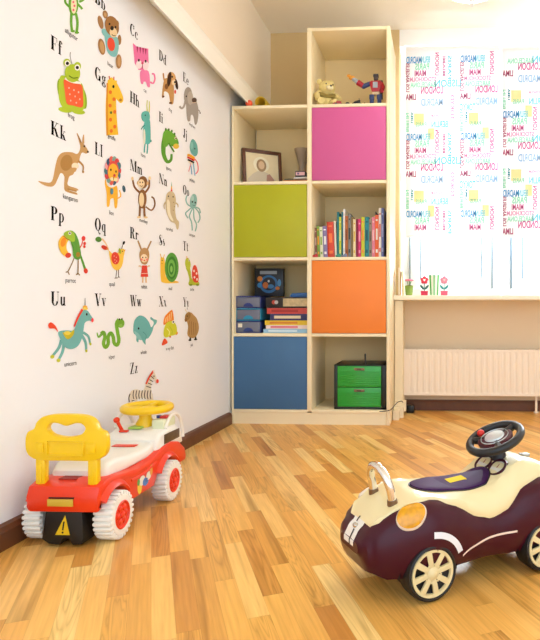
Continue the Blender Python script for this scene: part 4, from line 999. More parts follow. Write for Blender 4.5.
# bold high-contrast serif letters out of strokes; box of 1 x 1 (capitals), x-height .64
def glyph(ch):
    P = []; W_ = .235; h = .055
    def rect(x0, x1, y0, y1): P.append([(x0, y0), (x1, y0), (x1, y1), (x0, y1)])
    def stem(x, y0, y1, w=W_, s0=True, s1=True):
        rect(x, x+w, y0, y1)
        if s0: rect(x-.07, x+w+.07, y0, y0+h)
        if s1: rect(x-.07, x+w+.07, y1-h, y1)
    def dia(xa, ya, xb, yb, w): P.append([(xa, ya), (xa+w, ya), (xb+w, yb), (xb, yb)])
    def ring(cx, cy, rx, ry, a0=0, a1=360, w=W_, t=.05):
        n = max(8, int(abs(a1-a0)/15))
        for i in range(n):
            q = []
            for k, inn in ((i, 0), (i+1, 0), (i+1, 1), (i, 1)):
                a = math.radians(a0+(a1-a0)*k/n)
                q.append((cx+(rx-inn*w)*math.cos(a), cy+(ry-inn*t)*math.sin(a)))
            P.append(q)
    def ball(x, y, r=.085): P.append(ell(x, y, r, r, 12))
    x_ = .64
    if ch == 'A': dia(.62, 0, .36, 1, .22); dia(.1, 0, .42, 1, .05); rect(.2, .66, .3, .34); rect(0, .26, 0, h); rect(.52, .94, 0, h); wd = .95
    elif ch == 'B': stem(.08, 0, 1); ring(.36, .75, .3, .25, -90, 90); ring(.38, .26, .36, .26, -90, 90); rect(.2, .38, .48, .53); wd = .78
    elif ch == 'C': ring(.42, .5, .4, .52, 45, 315); rect(.66, .71, .66, 1); ball(.62, .72, .07); wd = .76
    elif ch == 'D': stem(.08, 0, 1); ring(.34, .5, .46, .5, -90, 90); rect(.2, .36, .95, 1); rect(.2, .36, 0, .05); wd = .84
    elif ch == 'E': stem(.08, 0, 1); rect(.2, .68, .955, 1); rect(.2, .7, 0, .045); rect(.2, .5, .48, .52); rect(.64, .68, .72, 1); rect(.66, .7, 0, .3); rect(.47, .5, .38, .62); wd = .76
    elif ch == 'F': stem(.08, 0, 1); rect(.2, .68, .955, 1); rect(.2, .5, .48, .52); rect(.64, .68, .7, 1); rect(.47, .5, .38, .62); wd = .72
    elif ch == 'G': ring(.42, .5, .4, .52, 45, 330); rect(.58, .78, 0, .4); rect(.5, .86, .38, .42); rect(.68, .73, .68, 1); wd = .88
    elif ch == 'H': stem(.08, 0, 1); stem(.6, 0, 1); rect(.2, .7, .48, .52); wd = .9
    elif ch == 'I': stem(.08, 0, 1); wd = .4
    elif ch == 'J': stem(.24, .2, 1, s0=False); ring(.24, .2, .21, .22, 180, 360, .18); ball(.12, .2); wd = .55
    elif ch == 'K': stem(.08, 0, 1); dia(.24, .42, .66, 1, .06); dia(.62, 0, .32, .56, .23); rect(.54, .82, 1-h, 1); rect(.54, .95, 0, h); wd = .95
    elif ch == 'L': stem(.08, 0, 1); rect(.2, .66, 0, .045); rect(.62, .66, 0, .34); wd = .7
    elif ch == 'M': rect(.1, .14, 0, 1); rect(0, .24, 0, h); dia(.5, 0, .1, 1, .2); dia(.5, 0, .86, 1, .05); stem(.86, 0, 1); wd = 1.18
    elif ch == 'N': rect(.1, .14, 0, 1); rect(0, .24, 0, h); dia(.66, 0, .08, 1, .22); rect(.84, .88, 0, 1); rect(.74, .98, 1-h, 1); wd = 1.0
    elif ch == 'O': ring(.42, .5, .42, .52); wd = .86
    elif ch == 'P': stem(.08, 0, 1); ring(.36, .73, .36, .27, -90, 90); rect(.2, .38, .46, .5); rect(.2, .38, .955, 1); wd = .76
    elif ch == 'Q': ring(.42, .5, .42, .52); P.append([(.4, .02), (.52, .0), (.66, -.2), (.8, -.16), (.76, -.26), (.58, -.28)]); wd = .88
    elif ch == 'R': stem(.08, 0, 1); ring(.36, .75, .34, .25, -90, 90); rect(.2, .38, .5, .54); dia(.56, 0, .38, .52, .21); rect(.7, .86, 0, h); wd = .86
    elif ch == 'S': ring(.34, .74, .28, .27, 60, 270, .17); ring(.34, .26, .32, .28, -120, 90, .18); dia(.34, .2, .12, .76, .2); rect(.56, .6, .7, 1); rect(.06, .1, 0, .3); wd = .68
    elif ch == 'T': stem(.28, 0, 1); rect(.02, .76, .955, 1); rect(.02, .06, .68, 1); rect(.72, .76, .68, 1); wd = .8
    elif ch == 'U': stem(.1, .3, 1, s0=False); ring(.45, .3, .35, .32, 180, 360, .2); rect(.76, .8, .3, 1); rect(.66, .9, 1-h, 1); wd = .92
    elif ch == 'V': dia(.36, 0, .08, 1, .22); dia(.42, 0, .74, 1, .05); rect(0, .4, 1-h, 1); rect(.64, .9, 1-h, 1); wd = .9
    elif ch == 'W': dia(.3, 0, .06, 1, .2); dia(.36, 0, .5, 1, .05); dia(.7, 0, .44, 1, .2); dia(.78, 0, 1.0, 1, .05); rect(0, .34, 1-h, 1); rect(.92, 1.14, 1-h, 1); wd = 1.12
    elif ch == 'X': dia(.58, 0, .08, 1, .23); dia(.1, 0, .7, 1, .05); rect(0, .38, 1-h, 1); rect(.6, .84, 1-h, 1); rect(0, .24, 0, h); rect(.5, .9, 0, h); wd = .9
    elif ch == 'Y': stem(.34, 0, .45, s1=False); dia(.34, .44, .06, 1, .22); dia(.46, .44, .74, 1, .05); rect(0, .34, 1-h, 1); rect(.66, .86, 1-h, 1); wd = .84
    elif ch == 'Z': dia(.04, 0, .46, 1, .22); rect(.04, .68, .955, 1); rect(.04, .7, 0, .045); rect(.04, .08, .7, 1); rect(.66, .7, 0, .32); wd = .74
    elif ch == 'a': ring(.24, .18, .23, .2, 60, 300, .15); stem(.34, 0, .44, .17, s0=True, s1=False); ring(.28, .44, .23, .2, 0, 140, .16); ball(.1, .5, .07); wd = .6
    elif ch == 'b': stem(.06, 0, 1, .18); ring(.3, .31, .3, .33, -120, 120, .17); wd = .62
    elif ch == 'c': ring(.3, .31, .29, .33, 50, 320, .17); ball(.44, .48, .075); wd = .54
    elif ch == 'd': stem(.36, 0, 1, .18); ring(.3, .31, .3, .33, 60, 300, .17); wd = .64
    elif ch == 'e': ring(.29, .31, .28, .33, 0, 320, .16); rect(.1, .57, .32, .36); wd = .6
    elif ch == 'f': stem(.1, 0, .82, .18, s1=False); ring(.28, .82, .18, .2, 40, 180, .16); ball(.4, .88, .075); rect(0, .42, .6, .64); wd = .46
    elif ch == 'g': ring(.27, .42, .24, .22, 0, 360, .15); ring(.28, -.1, .27, .17, 0, 360, .12); rect(.08, .4, .06, .14); ball(.5, .6, .07); wd = .58
    elif ch == 'h': stem(.06, 0, 1, .18); stem(.4, 0, .42, .17, s1=False); ring(.37, .42, .2, .22, 0, 160, .17); wd = .68
    elif ch == 'i': stem(.08, 0, x_, .18, s1=False); ball(.17, .86, .1); rect(0, .2, x_-h, x_); wd = .34
    elif ch == 'j': stem(.14, -.1, x_, .18, s0=False, s1=False); ring(.12, -.1, .2, .18, 200, 360, .15); ball(.23, .86, .1); wd = .38
    elif ch == 'k': stem(.06, 0, 1, .18); dia(.22, .26, .46, .64, .05); dia(.42, 0, .24, .36, .2); rect(.38, .6, .6, .64); rect(.38, .68, 0, h); wd = .68
    elif ch == 'l': stem(.06, 0, 1, .18); wd = .32
    elif ch == 'm':
        stem(.06, 0, x_, .17, s1=False)
        for q in (.36, .68): stem(q, 0, .44, .16, s1=False); ring(q-.03, .44, .19, .2, 0, 160, .16)
        wd = .96
    elif ch == 'n': stem(.06, 0, x_, .18, s1=False); stem(.4, 0, .42, .17, s1=False); ring(.37, .42, .2, .22, 0, 160, .17); wd = .68
    elif ch == 'o': ring(.29, .31, .29, .33, 0, 360, .17); wd = .6
    elif ch == 'p': stem(.08, -.3, x_, .18, s1=False); ring(.32, .31, .3, .33, -120, 120, .17); wd = .64
    elif ch == 'q': stem(.36, -.3, x_, .18, s1=False); ring(.3, .31, .3, .33, 60, 300, .17); wd = .64
    elif ch == 'r': stem(.06, 0, x_, .18, s1=False); ring(.36, .4, .22, .22, 50, 170, .12); ball(.44, .52, .085); wd = .54
    elif ch == 's': ring(.24, .47, .18, .17, 60, 270, .12); ring(.24, .17, .2, .18, -120, 90, .13); dia(.24, .14, .1, .48, .16); wd = .48
    elif ch == 't': stem(.1, .06, .84, .17, s0=False, s1=False); ring(.27, .14, .17, .15, 180, 350, .14); rect(0, .4, .6, .64); wd = .44
    elif ch == 'u': stem(.08, .2, x_, .17, s0=False, s1=False); ring(.28, .2, .2, .21, 180, 340, .17); stem(.4, 0, x_, .17, s1=False); wd = .68
    elif ch == 'v': dia(.24, 0, .04, x_, .18); dia(.3, 0, .48, x_, .05); rect(0, .28, x_-h, x_); rect(.42, .6, x_-h, x_); wd = .6
    elif ch == 'w': dia(.22, 0, .04, x_, .17); dia(.28, 0, .38, x_, .05); dia(.5, 0, .32, x_, .17); dia(.56, 0, .7, x_, .05); rect(0, .24, x_-h, x_); rect(.64, .82, x_-h, x_); wd = .82
    elif ch == 'x': dia(.38, 0, .06, x_, .19); dia(.06, 0, .46, x_, .05); rect(0, .28, x_-h, x_); rect(.36, .6, 0, h); wd = .6
    elif ch == 'y': dia(.26, 0, .04, x_, .18); dia(.12, -.26, .5, x_, .05); ball(.14, -.24, .075); rect(0, .28, x_-h, x_); wd = .6
    else: dia(.04, 0, .28, x_, .19); rect(.04, .48, x_-.04, x_); rect(.04, .5, 0, .04); rect(.46, .5, 0, .2); wd = .54
    return P, wd
CROPS = {0: (20, 0, 2.842), 10: (20, 110, 2.842), 20: (20, 250, 2.842), 1: (30, 0, 5.822), 2: (110, 20, 5.568), 3: (30, 110, 5.684), 4: (110, 85, 5.684), 5: (45, 195, 6.353), 6: (115, 155, 4.744), 7: (40, 285, 6.0), 8: (120, 285, 5.333)}
def wallpt(crop, p):
    ox, oy, s = CROPS[crop]; return on_x(ox+p[0]/s, oy+p[1]/s, WX)
def EE(c, cx, cy, rx, ry, rot=0): return ('f', c, ell(cx, cy, rx, ry, 26, math.radians(rot)))
def PP(c, *pts): return ('f', c, cr(list(pts), 5))
def PL(c, *pts): return ('f', c, list(pts))
def SS(c, wd, *pts): return ('s', c, wd, wd, list(pts))
def ST(c, w0, w1, *pts): return ('s', c, w0, w1, list(pts))
BLK, WHT = '#1c1a1a', '#fdfbf5'
COLU = [1.631, 1.848, 2.066, 2.287, 2.508]; ROWV = [1.618-.2420*k for k in range(6)]
def sticker(k, crop, what, cap_at, shapes, cap_crop=None):
    ch = 'ABCDEFGHIJKLMNOPQRSTUVWXYZ'[k]; word = CAPT[k].replace('_', ' ')
    ci, ri = (k % 5, k//5) if k < 25 else (2, 5)
    y0, z0 = COLU[ci], ROWV[ri]
    near = ' above the yellow steering wheel' if k == 25 else ''
    r = thing('animal_sticker', f'sticker of {what} with letters {ch}{ch.lower()} on the wall{near}', 'wall sticker', (WX, y0, z0), 0, 'alphabet animal stickers on the left wall')
    f = Flat()
    for s in shapes:
        if s[0] == 'f': f.face([(a-y0, c-z0) for a, c in (wallpt(crop, p) for p in s[2])], s[1])
        else:
            L_, R_ = stroke_poly(s[4], s[2], s[3]); L_ = [wallpt(crop, p) for p in L_]; R_ = [wallpt(crop, p) for p in R_]
            f.k += 1; x = .0004+.00012*f.k; f.mb.use(mat(s[1], .7, spec=.15)); n = len(L_)
            f.mb.raw([(x, a-y0, c-z0) for a, c in L_+R_], [(i, i+1, n+i+1, n+i) for i in range(n-1)])
    f.build('animal_picture', r)
    # letters
    g = MB(); g.use(INKB); H_ = .040; u = .001; kk = 0
    for q in (ch, ch.lower()):
        P, wd = glyph(q)
        for poly in P:
            kk += 1; g.raw([(.0005+.00001*kk, u+a*H_*1.02, -H_+b_*H_) for a, b_ in poly], [tuple(range(len(poly)))])
        u += wd*H_*1.02+.003
    g.build('letters', None, r, recalc=False, smooth=False)
    vs, fs, tw, th = text_mesh(word)
    cu, cv = wallpt(cap_crop or crop, cap_at); S = .0195
    c_ = MB(); c_.use(mat('#1c1a1b', .8, spec=.05)); c_.raw([(.0006, cu-y0-tw*S/2+a*S, cv-z0-th*S/2+b_*S) for a, b_ in vs], fs)
    c_.build('caption', None, r, recalc=False, smooth=False)
def eyes(*ps, r=5):
    o = []
    for p in ps: o += [EE(WHT, p[0], p[1], r*1.5, r*1.7), EE(BLK, p[0], p[1], r*.9, r)]
    return o
G1, G2 = '#6fae3a', '#4f8c2a'
sticker(0, 1, 'a green alligator standing upright', (240, 205), [
    ST(G1, 16, 6, (285,10),(310,0),(318,-14)), SS(G1,13,(228,40),(204,12),(208,-28)), SS(G1,13,(275,22),(296,44),(302,54)), SS(G1,15,(240,78),(238,130),(243,178)), SS(G1,15,(266,78),(275,130),(270,188)),
    EE(G1,251,25,29,66), EE('#f3e4bc',253,30,17,50), EE('#ef6a80',250,12,6,7), EE('#ef6a80',256,34,6,7), EE('#ef6a80',250,58,6,7), EE(G1,246,181,13,7), EE(G1,270,190,13,7), PP(G1,(222,-60),(230,-105),(262,-112),(282,-85),(278,-45),(250,-34)), *eyes((240,-88),(264,-88))])
sticker(1, 1, 'a brown teddy bear in a teal shirt', (467, 378), [
    EE('#a87c4c',410,130,15,40,-14), EE('#a87c4c',437,84,15,24,-12), EE('#c99d68',437,86,8,14,-12), EE('#a87c4c',503,142,14,24), EE('#a87c4c',519,232,11,30), PP('#86c3c3',(432,190),(462,200),(505,218),(515,262),(505,320),(478,330),(448,300),(436,240)), EE('#86c3c3',434,190,16,26,-30), EE('#ea5238',470,258,22,40,-8),
    EE('#a87c4c',415,272,20,48,-10), EE('#c99d68',417,274,12,36,-10), EE('#a87c4c',514,358,17,42), EE('#c99d68',516,358,9,30), EE('#a2733f',474,152,40,60,-14), EE('#ecd2a4',482,190,22,28,-10), EE(BLK,474,164,10,13), EE(BLK,459,140,5,7), EE(BLK,494,158,5,7), SS('#5a3a22',4,(472,200),(482,208),(494,206))])
sticker(2, 2, 'a pink striped cat', (195, 395), [
    SS('#f07aad',9,(222,345),(240,352),(249,328),(244,302),(232,300)), PP('#f285b4',(168,285),(205,280),(218,300),(222,350),(220,374),(207,370),(198,345),(186,345),(183,356),(170,348)), PL('#f07aad',(126,128),(150,150),(190,156),(212,160),(214,240),(190,280),(158,278),(136,240)), *[PL('#a52a52',(x,146+i*4),(x+10,148+i*4),(x+5,185+i*4)) for i,x in enumerate((146,162,178,192))],
    EE('#fbe6ea',160,248,17,24), EE('#fbe6ea',196,254,17,26), EE('#d6476f',178,240,7,6), EE(BLK,158,224,5,8), EE(BLK,196,230,5,8), SS('#9a2a4a',4,(178,246),(178,270))])
sticker(3, 2, 'a brown dog with dark ears', (335, 503), [
    SS('#c08a4c',8,(304,345),(298,318),(296,296)), PP('#c8985a',(300,335),(325,325),(350,345),(356,400),(352,462),(336,465),(326,412),(302,398),(298,430),(288,424)), EE('#d9a868',342,325,24,36,-10), EE('#3d2416',329,330,11,42,8), EE('#3d2416',369,358,8,30,-10), EE('#f0dcb4',354,348,11,16), EE(BLK,360,346,5,6), EE(BLK,345,316,4,6), EE('#e0443a',361,400,5,11), EE('#6b4226',335,462,9,6), EE('#6b4226',294,426,7,6), EE('#8a5a30',312,370,10,16)])
sticker(4, 2, 'a grey elephant with a dark saddle', (457, 590), [
    PP('#a8a198',(425,450),(450,435),(476,442),(492,500),(486,568),(472,582),(463,535),(450,530),(445,562),(430,558),(424,500)), SS('#a8a198',11,(420,440),(412,478),(398,492),(386,480)), EE('#a39c93',434,425,24,52), EE('#bcb4a8',446,435,16,38), EE(BLK,424,425,3.5,5), EE('#5a463a',468,446,14,14), SS('#e8d0b0',4,(455,462),(480,458)), SS('#8a8278',4,(492,500),(500,514)), EE('#4a443e',500,518,3,5)])
LG, LG2 = '#b4cc34', '#8fb02a'
sticker(5, 0, 'a lime frog in an orange knitted vest', (140+5, 332), [
    SS('#9a9a98',2.5,(147,182),(142,160),(143,148)), EE(LG2,116,255,10,32,-8), EE(LG2,180,280,9,30,-8), PP(LG,(112,222),(128,215),(165,228),(180,250),(184,300),(168,318),(128,312),(110,280)), EE(LG,128,312,20,8,8), EE(LG,166,318,18,7,8), PP('#f06438',(124,226),(146,236),(174,242),(178,275),(176,304),(150,300),(132,294),(126,260)), *[EE('#ffd0b8',x,y,2,2.6) for x,y in ((138,250),(152,256),(165,262),(140,268),(155,274),(168,282),(142,286),(158,292))], SS('#fbf3e4',7,(126,222),(146,232),(172,236)),
    EE(LG,147,208,22,26,-6), EE(LG,131,178,10,11), EE(LG,161,188,10,12), *eyes((132,180),(160,192),r=5), SS('#6a8a1a',2.5,(136,215),(148,222),(162,220))])
sticker(6, 0, 'a yellow spotted giraffe', (260, 392), [
    ST('#f3c233',26,34,(262,228),(258,300),(262,384)), PP('#f5c838',(250,232),(260,220),(276,238),(293,278),(286,293),(272,280),(258,262)), SS('#e2962a',5,(248,236),(247,300),(248,384)), SS('#d0543a',3,(255,226),(252,216)), SS('#d0543a',3,(266,228),(266,218)), *[EE('#ee7a2a',x,y,4.5,5.5) for x,y in ((256,262),(266,282),(255,300),(268,318),(256,340),(268,360),(258,372))], EE(BLK,264,246,3,4.5), EE('#c88420',284,284,4,4), EE('#5a7a3a',257,320,3,4)])
sticker(7, 4, 'a standing teal hare with yellow ears', (188, 400), [
    ST('#cfcf4a',7,4,(212,155),(209,120),(211,86)), ST('#cfcf4a',7,4,(221,158),(223,120),(222,92)), SS('#57a9a2',8,(199,328),(195,360),(194,384)), SS('#57a9a2',8,(213,330),(212,360),(209,390)), PP('#62b7ae',(197,205),(212,195),(226,205),(230,300),(222,335),(196,330),(186,300),(188,240)), PP('#f0eedc',(188,262),(196,255),(200,300),(196,335),(188,325)), PP('#62b7ae',(176,178),(182,155),(206,148),(222,160),(224,195),(205,212),(184,204)), SS('#3f8a86',6,(196,228),(184,238),(176,252)), EE('#57a9a2',229,318,6,8), EE(BLK,198,172,3,4), SS('#3f8a86',3,(178,192),(186,198))])
sticker(8, 4, 'a green iguana curling its tail', (333, 478), [
    ST('#5f9e34',30,12,(312,300),(303,350),(306,400),(325,436),(346,425),(349,392)), PP('#6fae3a',(298,300),(304,268),(322,252),(350,268),(376,292),(390,330),(380,345),(352,348),(338,332),(322,350),(306,350)), *[EE('#3f7a26',x,y,5,8) for x,y in ((316,252),(333,254),(350,262),(366,278))], EE('#e8c44a',374,348,17,15), EE('#f3e8c0',372,302,7,8), EE(BLK,373,303,4,5), SS('#4f8c2a',9,(332,330),(345,352),(362,380)), SS('#3f7a26',3,(380,322),(388,330))])
sticker(9, 4, 'a teal jellyfish with a rainbow scarf', (466, 545), [
    SS('#f06a78',6,(470,410),(495,440),(500,485),(486,505)), SS('#8cc4e0',7,(470,430),(476,470),(482,515)), SS('#6aa8d0',6,(455,440),(462,480),(464,508)), SS('#f0a0a8',5,(462,430),(452,470),(446,492)), PP('#6fb3ae',(452,345),(462,312),(476,310),(494,340),(498,385),(486,405),(470,398),(456,378)), EE('#8ccac4',464,345,8,22), SS('#f2b03a',14,(438,398),(456,402),(478,418)), SS('#d83a2e',10,(438,410),(456,418),(478,430)), SS('#2a2622',9,(440,424),(458,432),(476,442)), SS('#f4e7c8',6,(444,434),(458,444),(470,450)), EE(BLK,480,362,3,5)])
KB, KD = '#cba066', '#b58748'
sticker(10, 3, 'a tan kangaroo', (230, 505), [
    PP(KB,(45,404),(80,410),(114,412),(130,388),(143,320),(158,268),(185,242),(235,240),(266,250),(283,225),(285,190),(300,188),(316,208),(331,236),(318,248),(296,242),(285,262),(276,298),(258,312),(256,340),(244,366),(225,376),(216,398),(216,428),(266,446),(270,458),(222,456),(262,470),(264,481),(202,462),(193,430),(194,378),(174,358),(158,388),(142,422),(120,436),(80,428)), ST(KB,16,5,(290,195),(277,160),(266,132)), ST(KB,14,5,(301,190),(302,160),(304,140)), ST('#8a5f30',6,2,(288,185),(278,160),(269,140)), ST(KD,12,7,(272,288),(300,318),(298,354)),
    EE(KD,205,300,34,46,12), EE('#f1e2c4',254,318,20,18), PP(KB,(232,330),(262,330),(256,350),(236,350)), EE(BLK,306,206,4.5,6), EE('#3a2a1a',326,238,6,6), SS(KD,8,(210,448),(262,462)), SS(KD,10,(300,345),(299,358)) ])
LY = '#f6b93a'
sticker(11, 3, 'a yellow lion with a multicoloured mane', (462, 585), [
    SS(LY,7,(490,505),(514,490),(508,455)), EE('#3d5a6a',533,448,9,20,-10), PP(LY,(428,392),(440,430),(468,440),(492,432),(498,480),(494,550),(480,554),(474,505),(456,508),(450,545),(436,545),(434,470),(424,420)), *[EE(('#d8474e','#4f7f8c','#f0a4a8','#3f5a78','#e86a5c','#8ab0a8')[i % 6],468+36*math.cos(2*PI*i/14),345+62*math.sin(2*PI*i/14),13,22,0) for i in range(14)], EE('#e2574e',468,345,32,56), EE(LY,468,355,29,50), EE(BLK,455,340,4,7), EE(BLK,484,350,4,7), EE('#d8474e',475,372,7,8), EE('#fbe8b8',462,392,12,10), EE('#fbe8b8',482,396,11,10), EE('#5f8a98',460,462,9,18), SS('#8a5a20',3,(468,380),(470,398))])
MB1 = '#8a5f38'
sticker(12, 6, 'a brown monkey with raised arms', (135, 315), [
    SS(MB1,7,(145,245),(172,262),(188,238),(184,208),(172,198)), ST(MB1,10,8,(116,178),(92,152),(82,112)), ST(MB1,10,8,(142,178),(160,152),(162,112)), SS(MB1,10,(118,240),(117,268),(115,292)), SS(MB1,10,(138,240),(138,268),(140,292)), EE('#eed4a4',112,295,9,5), EE('#eed4a4',144,296,10,5), EE('#eed4a4',81,112,6,9), EE('#eed4a4',163,110,6,9), EE(MB1,128,208,20,46), EE('#f0dbb0',124,212,12,34), EE(MB1,130,130,22,30), EE('#e2bd88',107,132,6,9), EE('#e2bd88',152,134,5,9), EE('#f2dcb4',122,136,16,21), EE(BLK,116,130,2.5,4), EE(BLK,128,130,2.5,4), SS('#7a4a28',2.5,(114,144),(122,149),(130,145))])
sticker(13, 6, 'a beige narwhal with a rainbow horn', (258, 352), [
    PL('#e2574e',(261,178),(266,160),(271,162),(273,178)), PL('#f2b03a',(264,162),(266,148),(270,148),(271,163)), PL('#5fae8a',(266,148),(268,124),(270,148)), ST('#cdbb92',8,4,(240,222),(232,238),(234,256)), ST('#cdbb92',8,4,(284,225),(296,235),(298,248)), PP('#cfbe98',(240,205),(246,182),(262,172),(280,182),(288,215),(284,258),(290,300),(302,318),(300,348),(292,352),(284,326),(262,314),(246,282),(238,244)), PP('#efe6cc',(246,215),(258,222),(262,275),(276,312),(262,305),(248,275)), EE(BLK,252,196,2.6,4), EE(BLK,274,198,2.6,4), *[EE('#a8946a',x,y,2.5,3) for x,y in ((276,225),(280,245),(275,262))]])
OC = '#8fc1bc'
sticker(14, 6, 'a teal octopus waving its arms', (365, 383), [
    SS(OC,6,(360,245),(342,232),(336,210),(342,192)), SS(OC,6,(362,250),(348,262),(334,278),(346,300)), SS(OC,6,(366,255),(352,290),(362,318),(366,358)), SS(OC,6,(372,255),(374,300),(386,330),(380,362)), SS(OC,6,(378,250),(396,272),(402,300),(392,322)), SS(OC,6,(380,248),(398,255),(404,276)), EE(OC,371,220,17,36,6), EE('#b4dad4',366,205,7,14), EE(BLK,366,222,3,5), EE(BLK,379,226,3,5), SS('#4f8a86',2.5,(366,236),(372,240),(379,238))])
sticker(15, 5, 'a green parrot with a big yellow beak', (162, 550), [
    ST('#5f9e3c',12,16,(222,378),(240,430),(256,478)), EE('#d8402e',258,482,13,17,-10), ST('#e2443a',8,5,(218,340),(234,308),(240,270)), EE('#e2443a',243,276,12,16), EE('#e2443a',250,308,9,11), EE('#e2443a',248,328,8,9), SS('#8a6a34',6,(182,402),(162,450),(141,490)), SS('#8a6a34',6,(208,408),(208,460),(206,505)), SS('#8a6a34',6,(128,492),(141,488),(152,506)), SS('#8a6a34',6,(196,508),(206,498),(218,510)),
    PP('#5f9e3c',(142,235),(165,226),(190,244),(208,282),(220,335),(226,380),(216,408),(192,408),(176,388),(172,340),(160,300)), PP('#9fc23a',(115,250),(130,232),(160,226),(182,246),(186,290),(165,296),(140,282)), PP('#f6c342',(112,256),(134,276),(146,282),(134,312),(134,345),(146,372),(134,392),(104,374),(84,332),(84,288)), EE('#d8402e',143,383,19,16,-20), EE('#f0932a',112,300,16,30,15), *eyes((153,243),r=6), SS('#a85a2a',4,(112,258),(132,278),(150,284)), EE('#a8862e',205,378,13,16)])
sticker(16, 5, 'a yellow quail with a red wing', (425, 570), [
    SS('#5a4a44',5,(455,470),(452,500),(449,530)), SS('#5a4a44',5,(466,468),(466,498),(466,524)), SS('#5a4a44',4,(440,530),(450,526),(458,530)), SS('#5a4a44',4,(458,526),(466,520),(474,524)), ST('#efc79a',12,6,(360,278),(382,305),(402,345)), EE('#5c8f3a',338,282,20,17,10), EE('#d8402e',376,334,22,13,28), ST('#f0a23a',6,5,(388,340),(404,352)), PP('#f8cc52',(404,356),(425,372),(450,372),(470,358),(478,345),(496,342),(504,356),(498,388),(490,440),(470,474),(440,474),(418,438)), EE('#e04a36',444,402,26,40,-6), *[EE('#f8b0a0',x,y,3,3.5) for x,y in ((436,388),(450,396),(440,412),(452,420),(442,430))], EE('#a8b83a',472,356,8,18,-10), EE(BLK,488,358,3,4), PL('#e8862a',(500,348),(508,346),(502,360)), SS('#5a4a44',4,(482,342),(488,322),(494,306)), EE(BLK,496,304,7,12,20)])
sticker(17, 6, 'a brown rabbit in a red dress', (138, 625), [
    ST('#b08a56',8,7,(128,458),(117,430),(108,406)), ST('#b08a56',8,7,(148,458),(160,432),(171,408)), SS('#e8c496',7,(131,574),(131,592),(130,606)), SS('#e8c496',7,(146,574),(146,590),(147,606)), SS('#e8c496',6,(126,532),(116,526),(112,530)), SS('#e8c496',6,(150,532),(160,526),(164,528)), PL('#e0483c',(127,524),(150,524),(156,578),(120,578)), SS('#f8dccc',3,(124,562),(153,562)), PP('#c09460',(114,478),(120,450),(138,440),(156,450),(161,480),(152,512),(138,520),(122,510)), EE('#f4dcb8',136,490,17,20), EE('#f0887a',124,496,5,6), EE('#f0887a',150,496,5,6), EE(BLK,129,486,2.5,3.5), EE(BLK,144,486,2.5,3.5), EE('#d8402e',137,500,4,3)])
sticker(18, 6, 'a green shelled yellow snail', (262, 633), [
    SS('#f0c040',3.5,(220,490),(216,476),(214,468)), SS('#f0c040',3.5,(228,490),(232,478),(234,472)), PP('#f4c646',(215,492),(224,486),(234,494),(238,540),(240,575),(262,590),(298,600),(294,607),(228,606),(216,580)), EE('#5fa344',268,533,33,70), EE('#3f8435',268,535,24,54), EE('#76b852',267,537,18,42), EE('#3f8435',266,540,11,28), EE('#8ac860',266,541,6,16), EE(BLK,222,500,2.2,3), SS('#b8862a',2.5,(218,512),(224,516))])
sticker(19, 6, 'a little turtle with a red shell', (365, 637), [
    PP('#b8c43c',(336,535),(350,528),(358,548),(364,586),(384,598),(398,604),(396,616),(350,616),(352,590),(344,556)), EE('#c2cc44',345,516,13,28,-6), PP('#e2503c',(364,570),(368,535),(377,522),(388,535),(396,580),(392,604),(372,600)), *[EE('#fbe8d8',x,y,4,6) for x,y in ((374,550),(386,562),(376,580),(388,590))], EE('#8a9a2a',358,616,8,5), EE('#8a9a2a',390,616,8,5), *eyes((350,500),r=2.6), SS('#f0a83a',3,(340,492),(338,480))])
UT = '#76b8b4'
sticker(20, 7, 'a teal unicorn with red mane and tail', (182, 472), [
    ST(UT,20,15,(128,330),(112,376),(76,424)), ST(UT,19,15,(142,345),(134,400),(112,446)), ST(UT,19,13,(248,300),(272,345),(276,396)), ST(UT,17,12,(256,285),(288,308),(299,352)), EE('#c6c93c',72,430,13,11,-30), EE('#c6c93c',109,452,12,11), EE('#c6c93c',276,395,7,9), EE('#c6c93c',300,354,7,9), PP('#f2502f',(106,282),(92,248),(64,224),(47,238),(54,260),(84,262)), PP(UT,(106,284),(150,272),(198,272),(214,232),(234,182),(256,150),(282,154),(302,182),(317,206),(311,220),(290,214),(266,228),(258,272),(248,322),(224,366),(188,384),(150,374),(126,338)),
    ST('#f04a34',15,9,(252,146),(226,192),(202,250)), ST('#8a8a8c',3,7,(267,78),(267,126)), EE('#f0b03a',267,134,14,12), EE('#f0d060',268,142,16,8), PP('#ccbb2a',(130,282),(164,298),(198,268),(196,300),(160,326)), EE('#f0da50',160,288,20,12), EE('#f04a52',310,211,8,13), EE(BLK,276,176,5,8)])
sticker(21, 7, 'a green viper winding upward', (430, 435), [
    ST('#7ab53c',6,20,(341,286),(350,312),(366,298),(378,284)), SS('#7ab53c',21,(366,294),(380,284),(388,312),(380,350),(392,374),(408,352),(408,310),(424,288),(438,312),(444,348),(462,360),(472,330),(464,280),(458,232),(472,206)), EE('#7ab53c',483,230,23,27), EE('#94c854',486,244,16,10), EE(BLK,474,206,4,6), EE(BLK,490,204,4,6), EE('#5a8a28',494,240,2.5,3)])
sticker(22, 8, 'a teal whale', (125, 358), [
    PP('#70b7b4',(70,232),(76,190),(100,164),(130,170),(154,198),(165,224),(176,214),(178,196),(162,182),(164,170),(180,182),(196,188),(192,206),(180,220),(170,252),(152,282),(136,290),(136,318),(122,304),(114,290),(100,290),(96,306),(86,296),(86,272),(72,256)), PP('#8cc8c4',(74,245),(100,262),(116,292),(98,290),(86,275)), EE(BLK,98,232,4.5,6), SS('#4f9490',3,(120,250),(138,268),(134,296))])
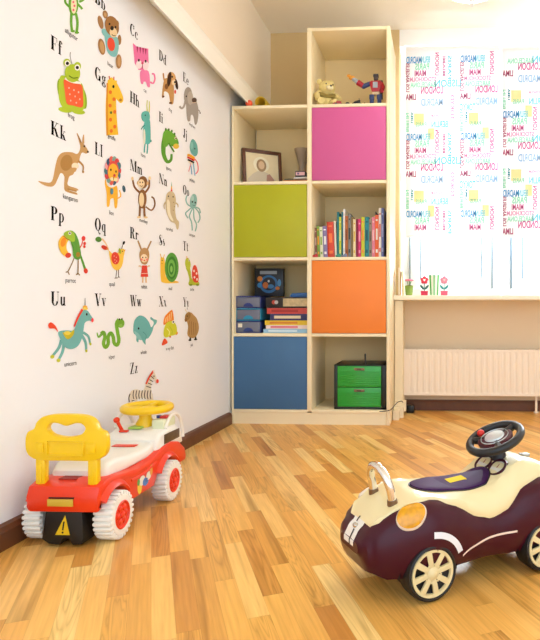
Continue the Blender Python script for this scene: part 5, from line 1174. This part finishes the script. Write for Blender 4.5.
sticker(23, 8, 'a yellow fish with orange fins', (265, 340), [
    PP('#f28c2c',(232,212),(236,172),(252,152),(272,134),(281,140),(286,196),(262,200)), *[SS('#fbe0a0',3,(240+i*10,200-i*4),(246+i*9,172-i*9)) for i in range(4)], PP('#e8552c',(222,322),(230,292),(240,286),(252,308)), SS('#e8552c',9,(262,268),(268,280)), EE('#f09a3a',298,256,9,10), PP('#d4d63a',(232,240),(244,205),(268,192),(290,200),(302,232),(296,262),(268,272),(244,280),(232,270)), SS('#f2f0a0',4,(248,232),(262,250),(258,268)), SS('#a8c030',3,(262,220),(276,244),(274,262)), *eyes((282,197),r=5)])
sticker(24, 8, 'a shaggy tan yak', (382, 322), [
    SS('#2a2420',9,(375,270),(374,292)), SS('#2a2420',9,(400,270),(404,290)), EE('#2a2420',372,294,8,5), EE('#2a2420',402,290,9,5), PP('#bb945c',(352,176),(372,146),(392,160),(410,182),(420,225),(412,262),(394,282),(372,280),(358,262),(362,220)), EE('#a07a44',360,166,14,24,20), EE('#8a6436',350,186,7,11), SS('#e8d8b0',3.5,(362,150),(350,138),(346,128)), *[SS('#96703c',3,(368+i*11,190+i*4),(366+i*12,225),(370+i*11,265)) for i in range(4)], EE(BLK,356,166,2.5,3.5)])
ZS = '#2f2b27'
sticker(25, 8, 'a striped zebra', (110, 668), [
    SS('#e9e0cd',15,(66,590),(62,620),(66,652)), SS('#e9e0cd',15,(84,590),(84,620),(80,652)), SS('#e9e0cd',15,(150,590),(150,620),(146,652)), SS('#e9e0cd',15,(166,580),(170,620),(172,652)), PP('#ece3d0',(50,590),(58,566),(85,556),(122,562),(140,512),(160,474),(178,462),(192,490),(198,512),(190,522),(172,502),(164,545),(172,590),(168,618),(120,602),(80,612),(56,612)), SS('#3a3630',5,(52,580),(46,600),(48,625)), *[SS(ZS,4.5,(72+i*15,562),(68+i*15,588),(72+i*15,608)) for i in range(7)], *[SS(ZS,4,(60+j*0,618+i*12),(74,616+i*12)) for j in (0,) for i in range(3)], *[SS(ZS,4,(143,618+i*12),(158,616+i*12)) for i in range(3)], *[SS(ZS,4,(162,618+i*12),(178,616+i*12)) for i in range(3)], *[SS(ZS,4,(136+i*8,540-i*18),(162+i*5,548-i*16)) for i in range(4)], ST('#e8502e',8,11,(134,528),(152,490),(174,458)), EE('#ee4a34',195,513,7,11), EE(BLK,176,486,3,4.5), ST('#ece3d0',7,3,(172,466),(178,452))])
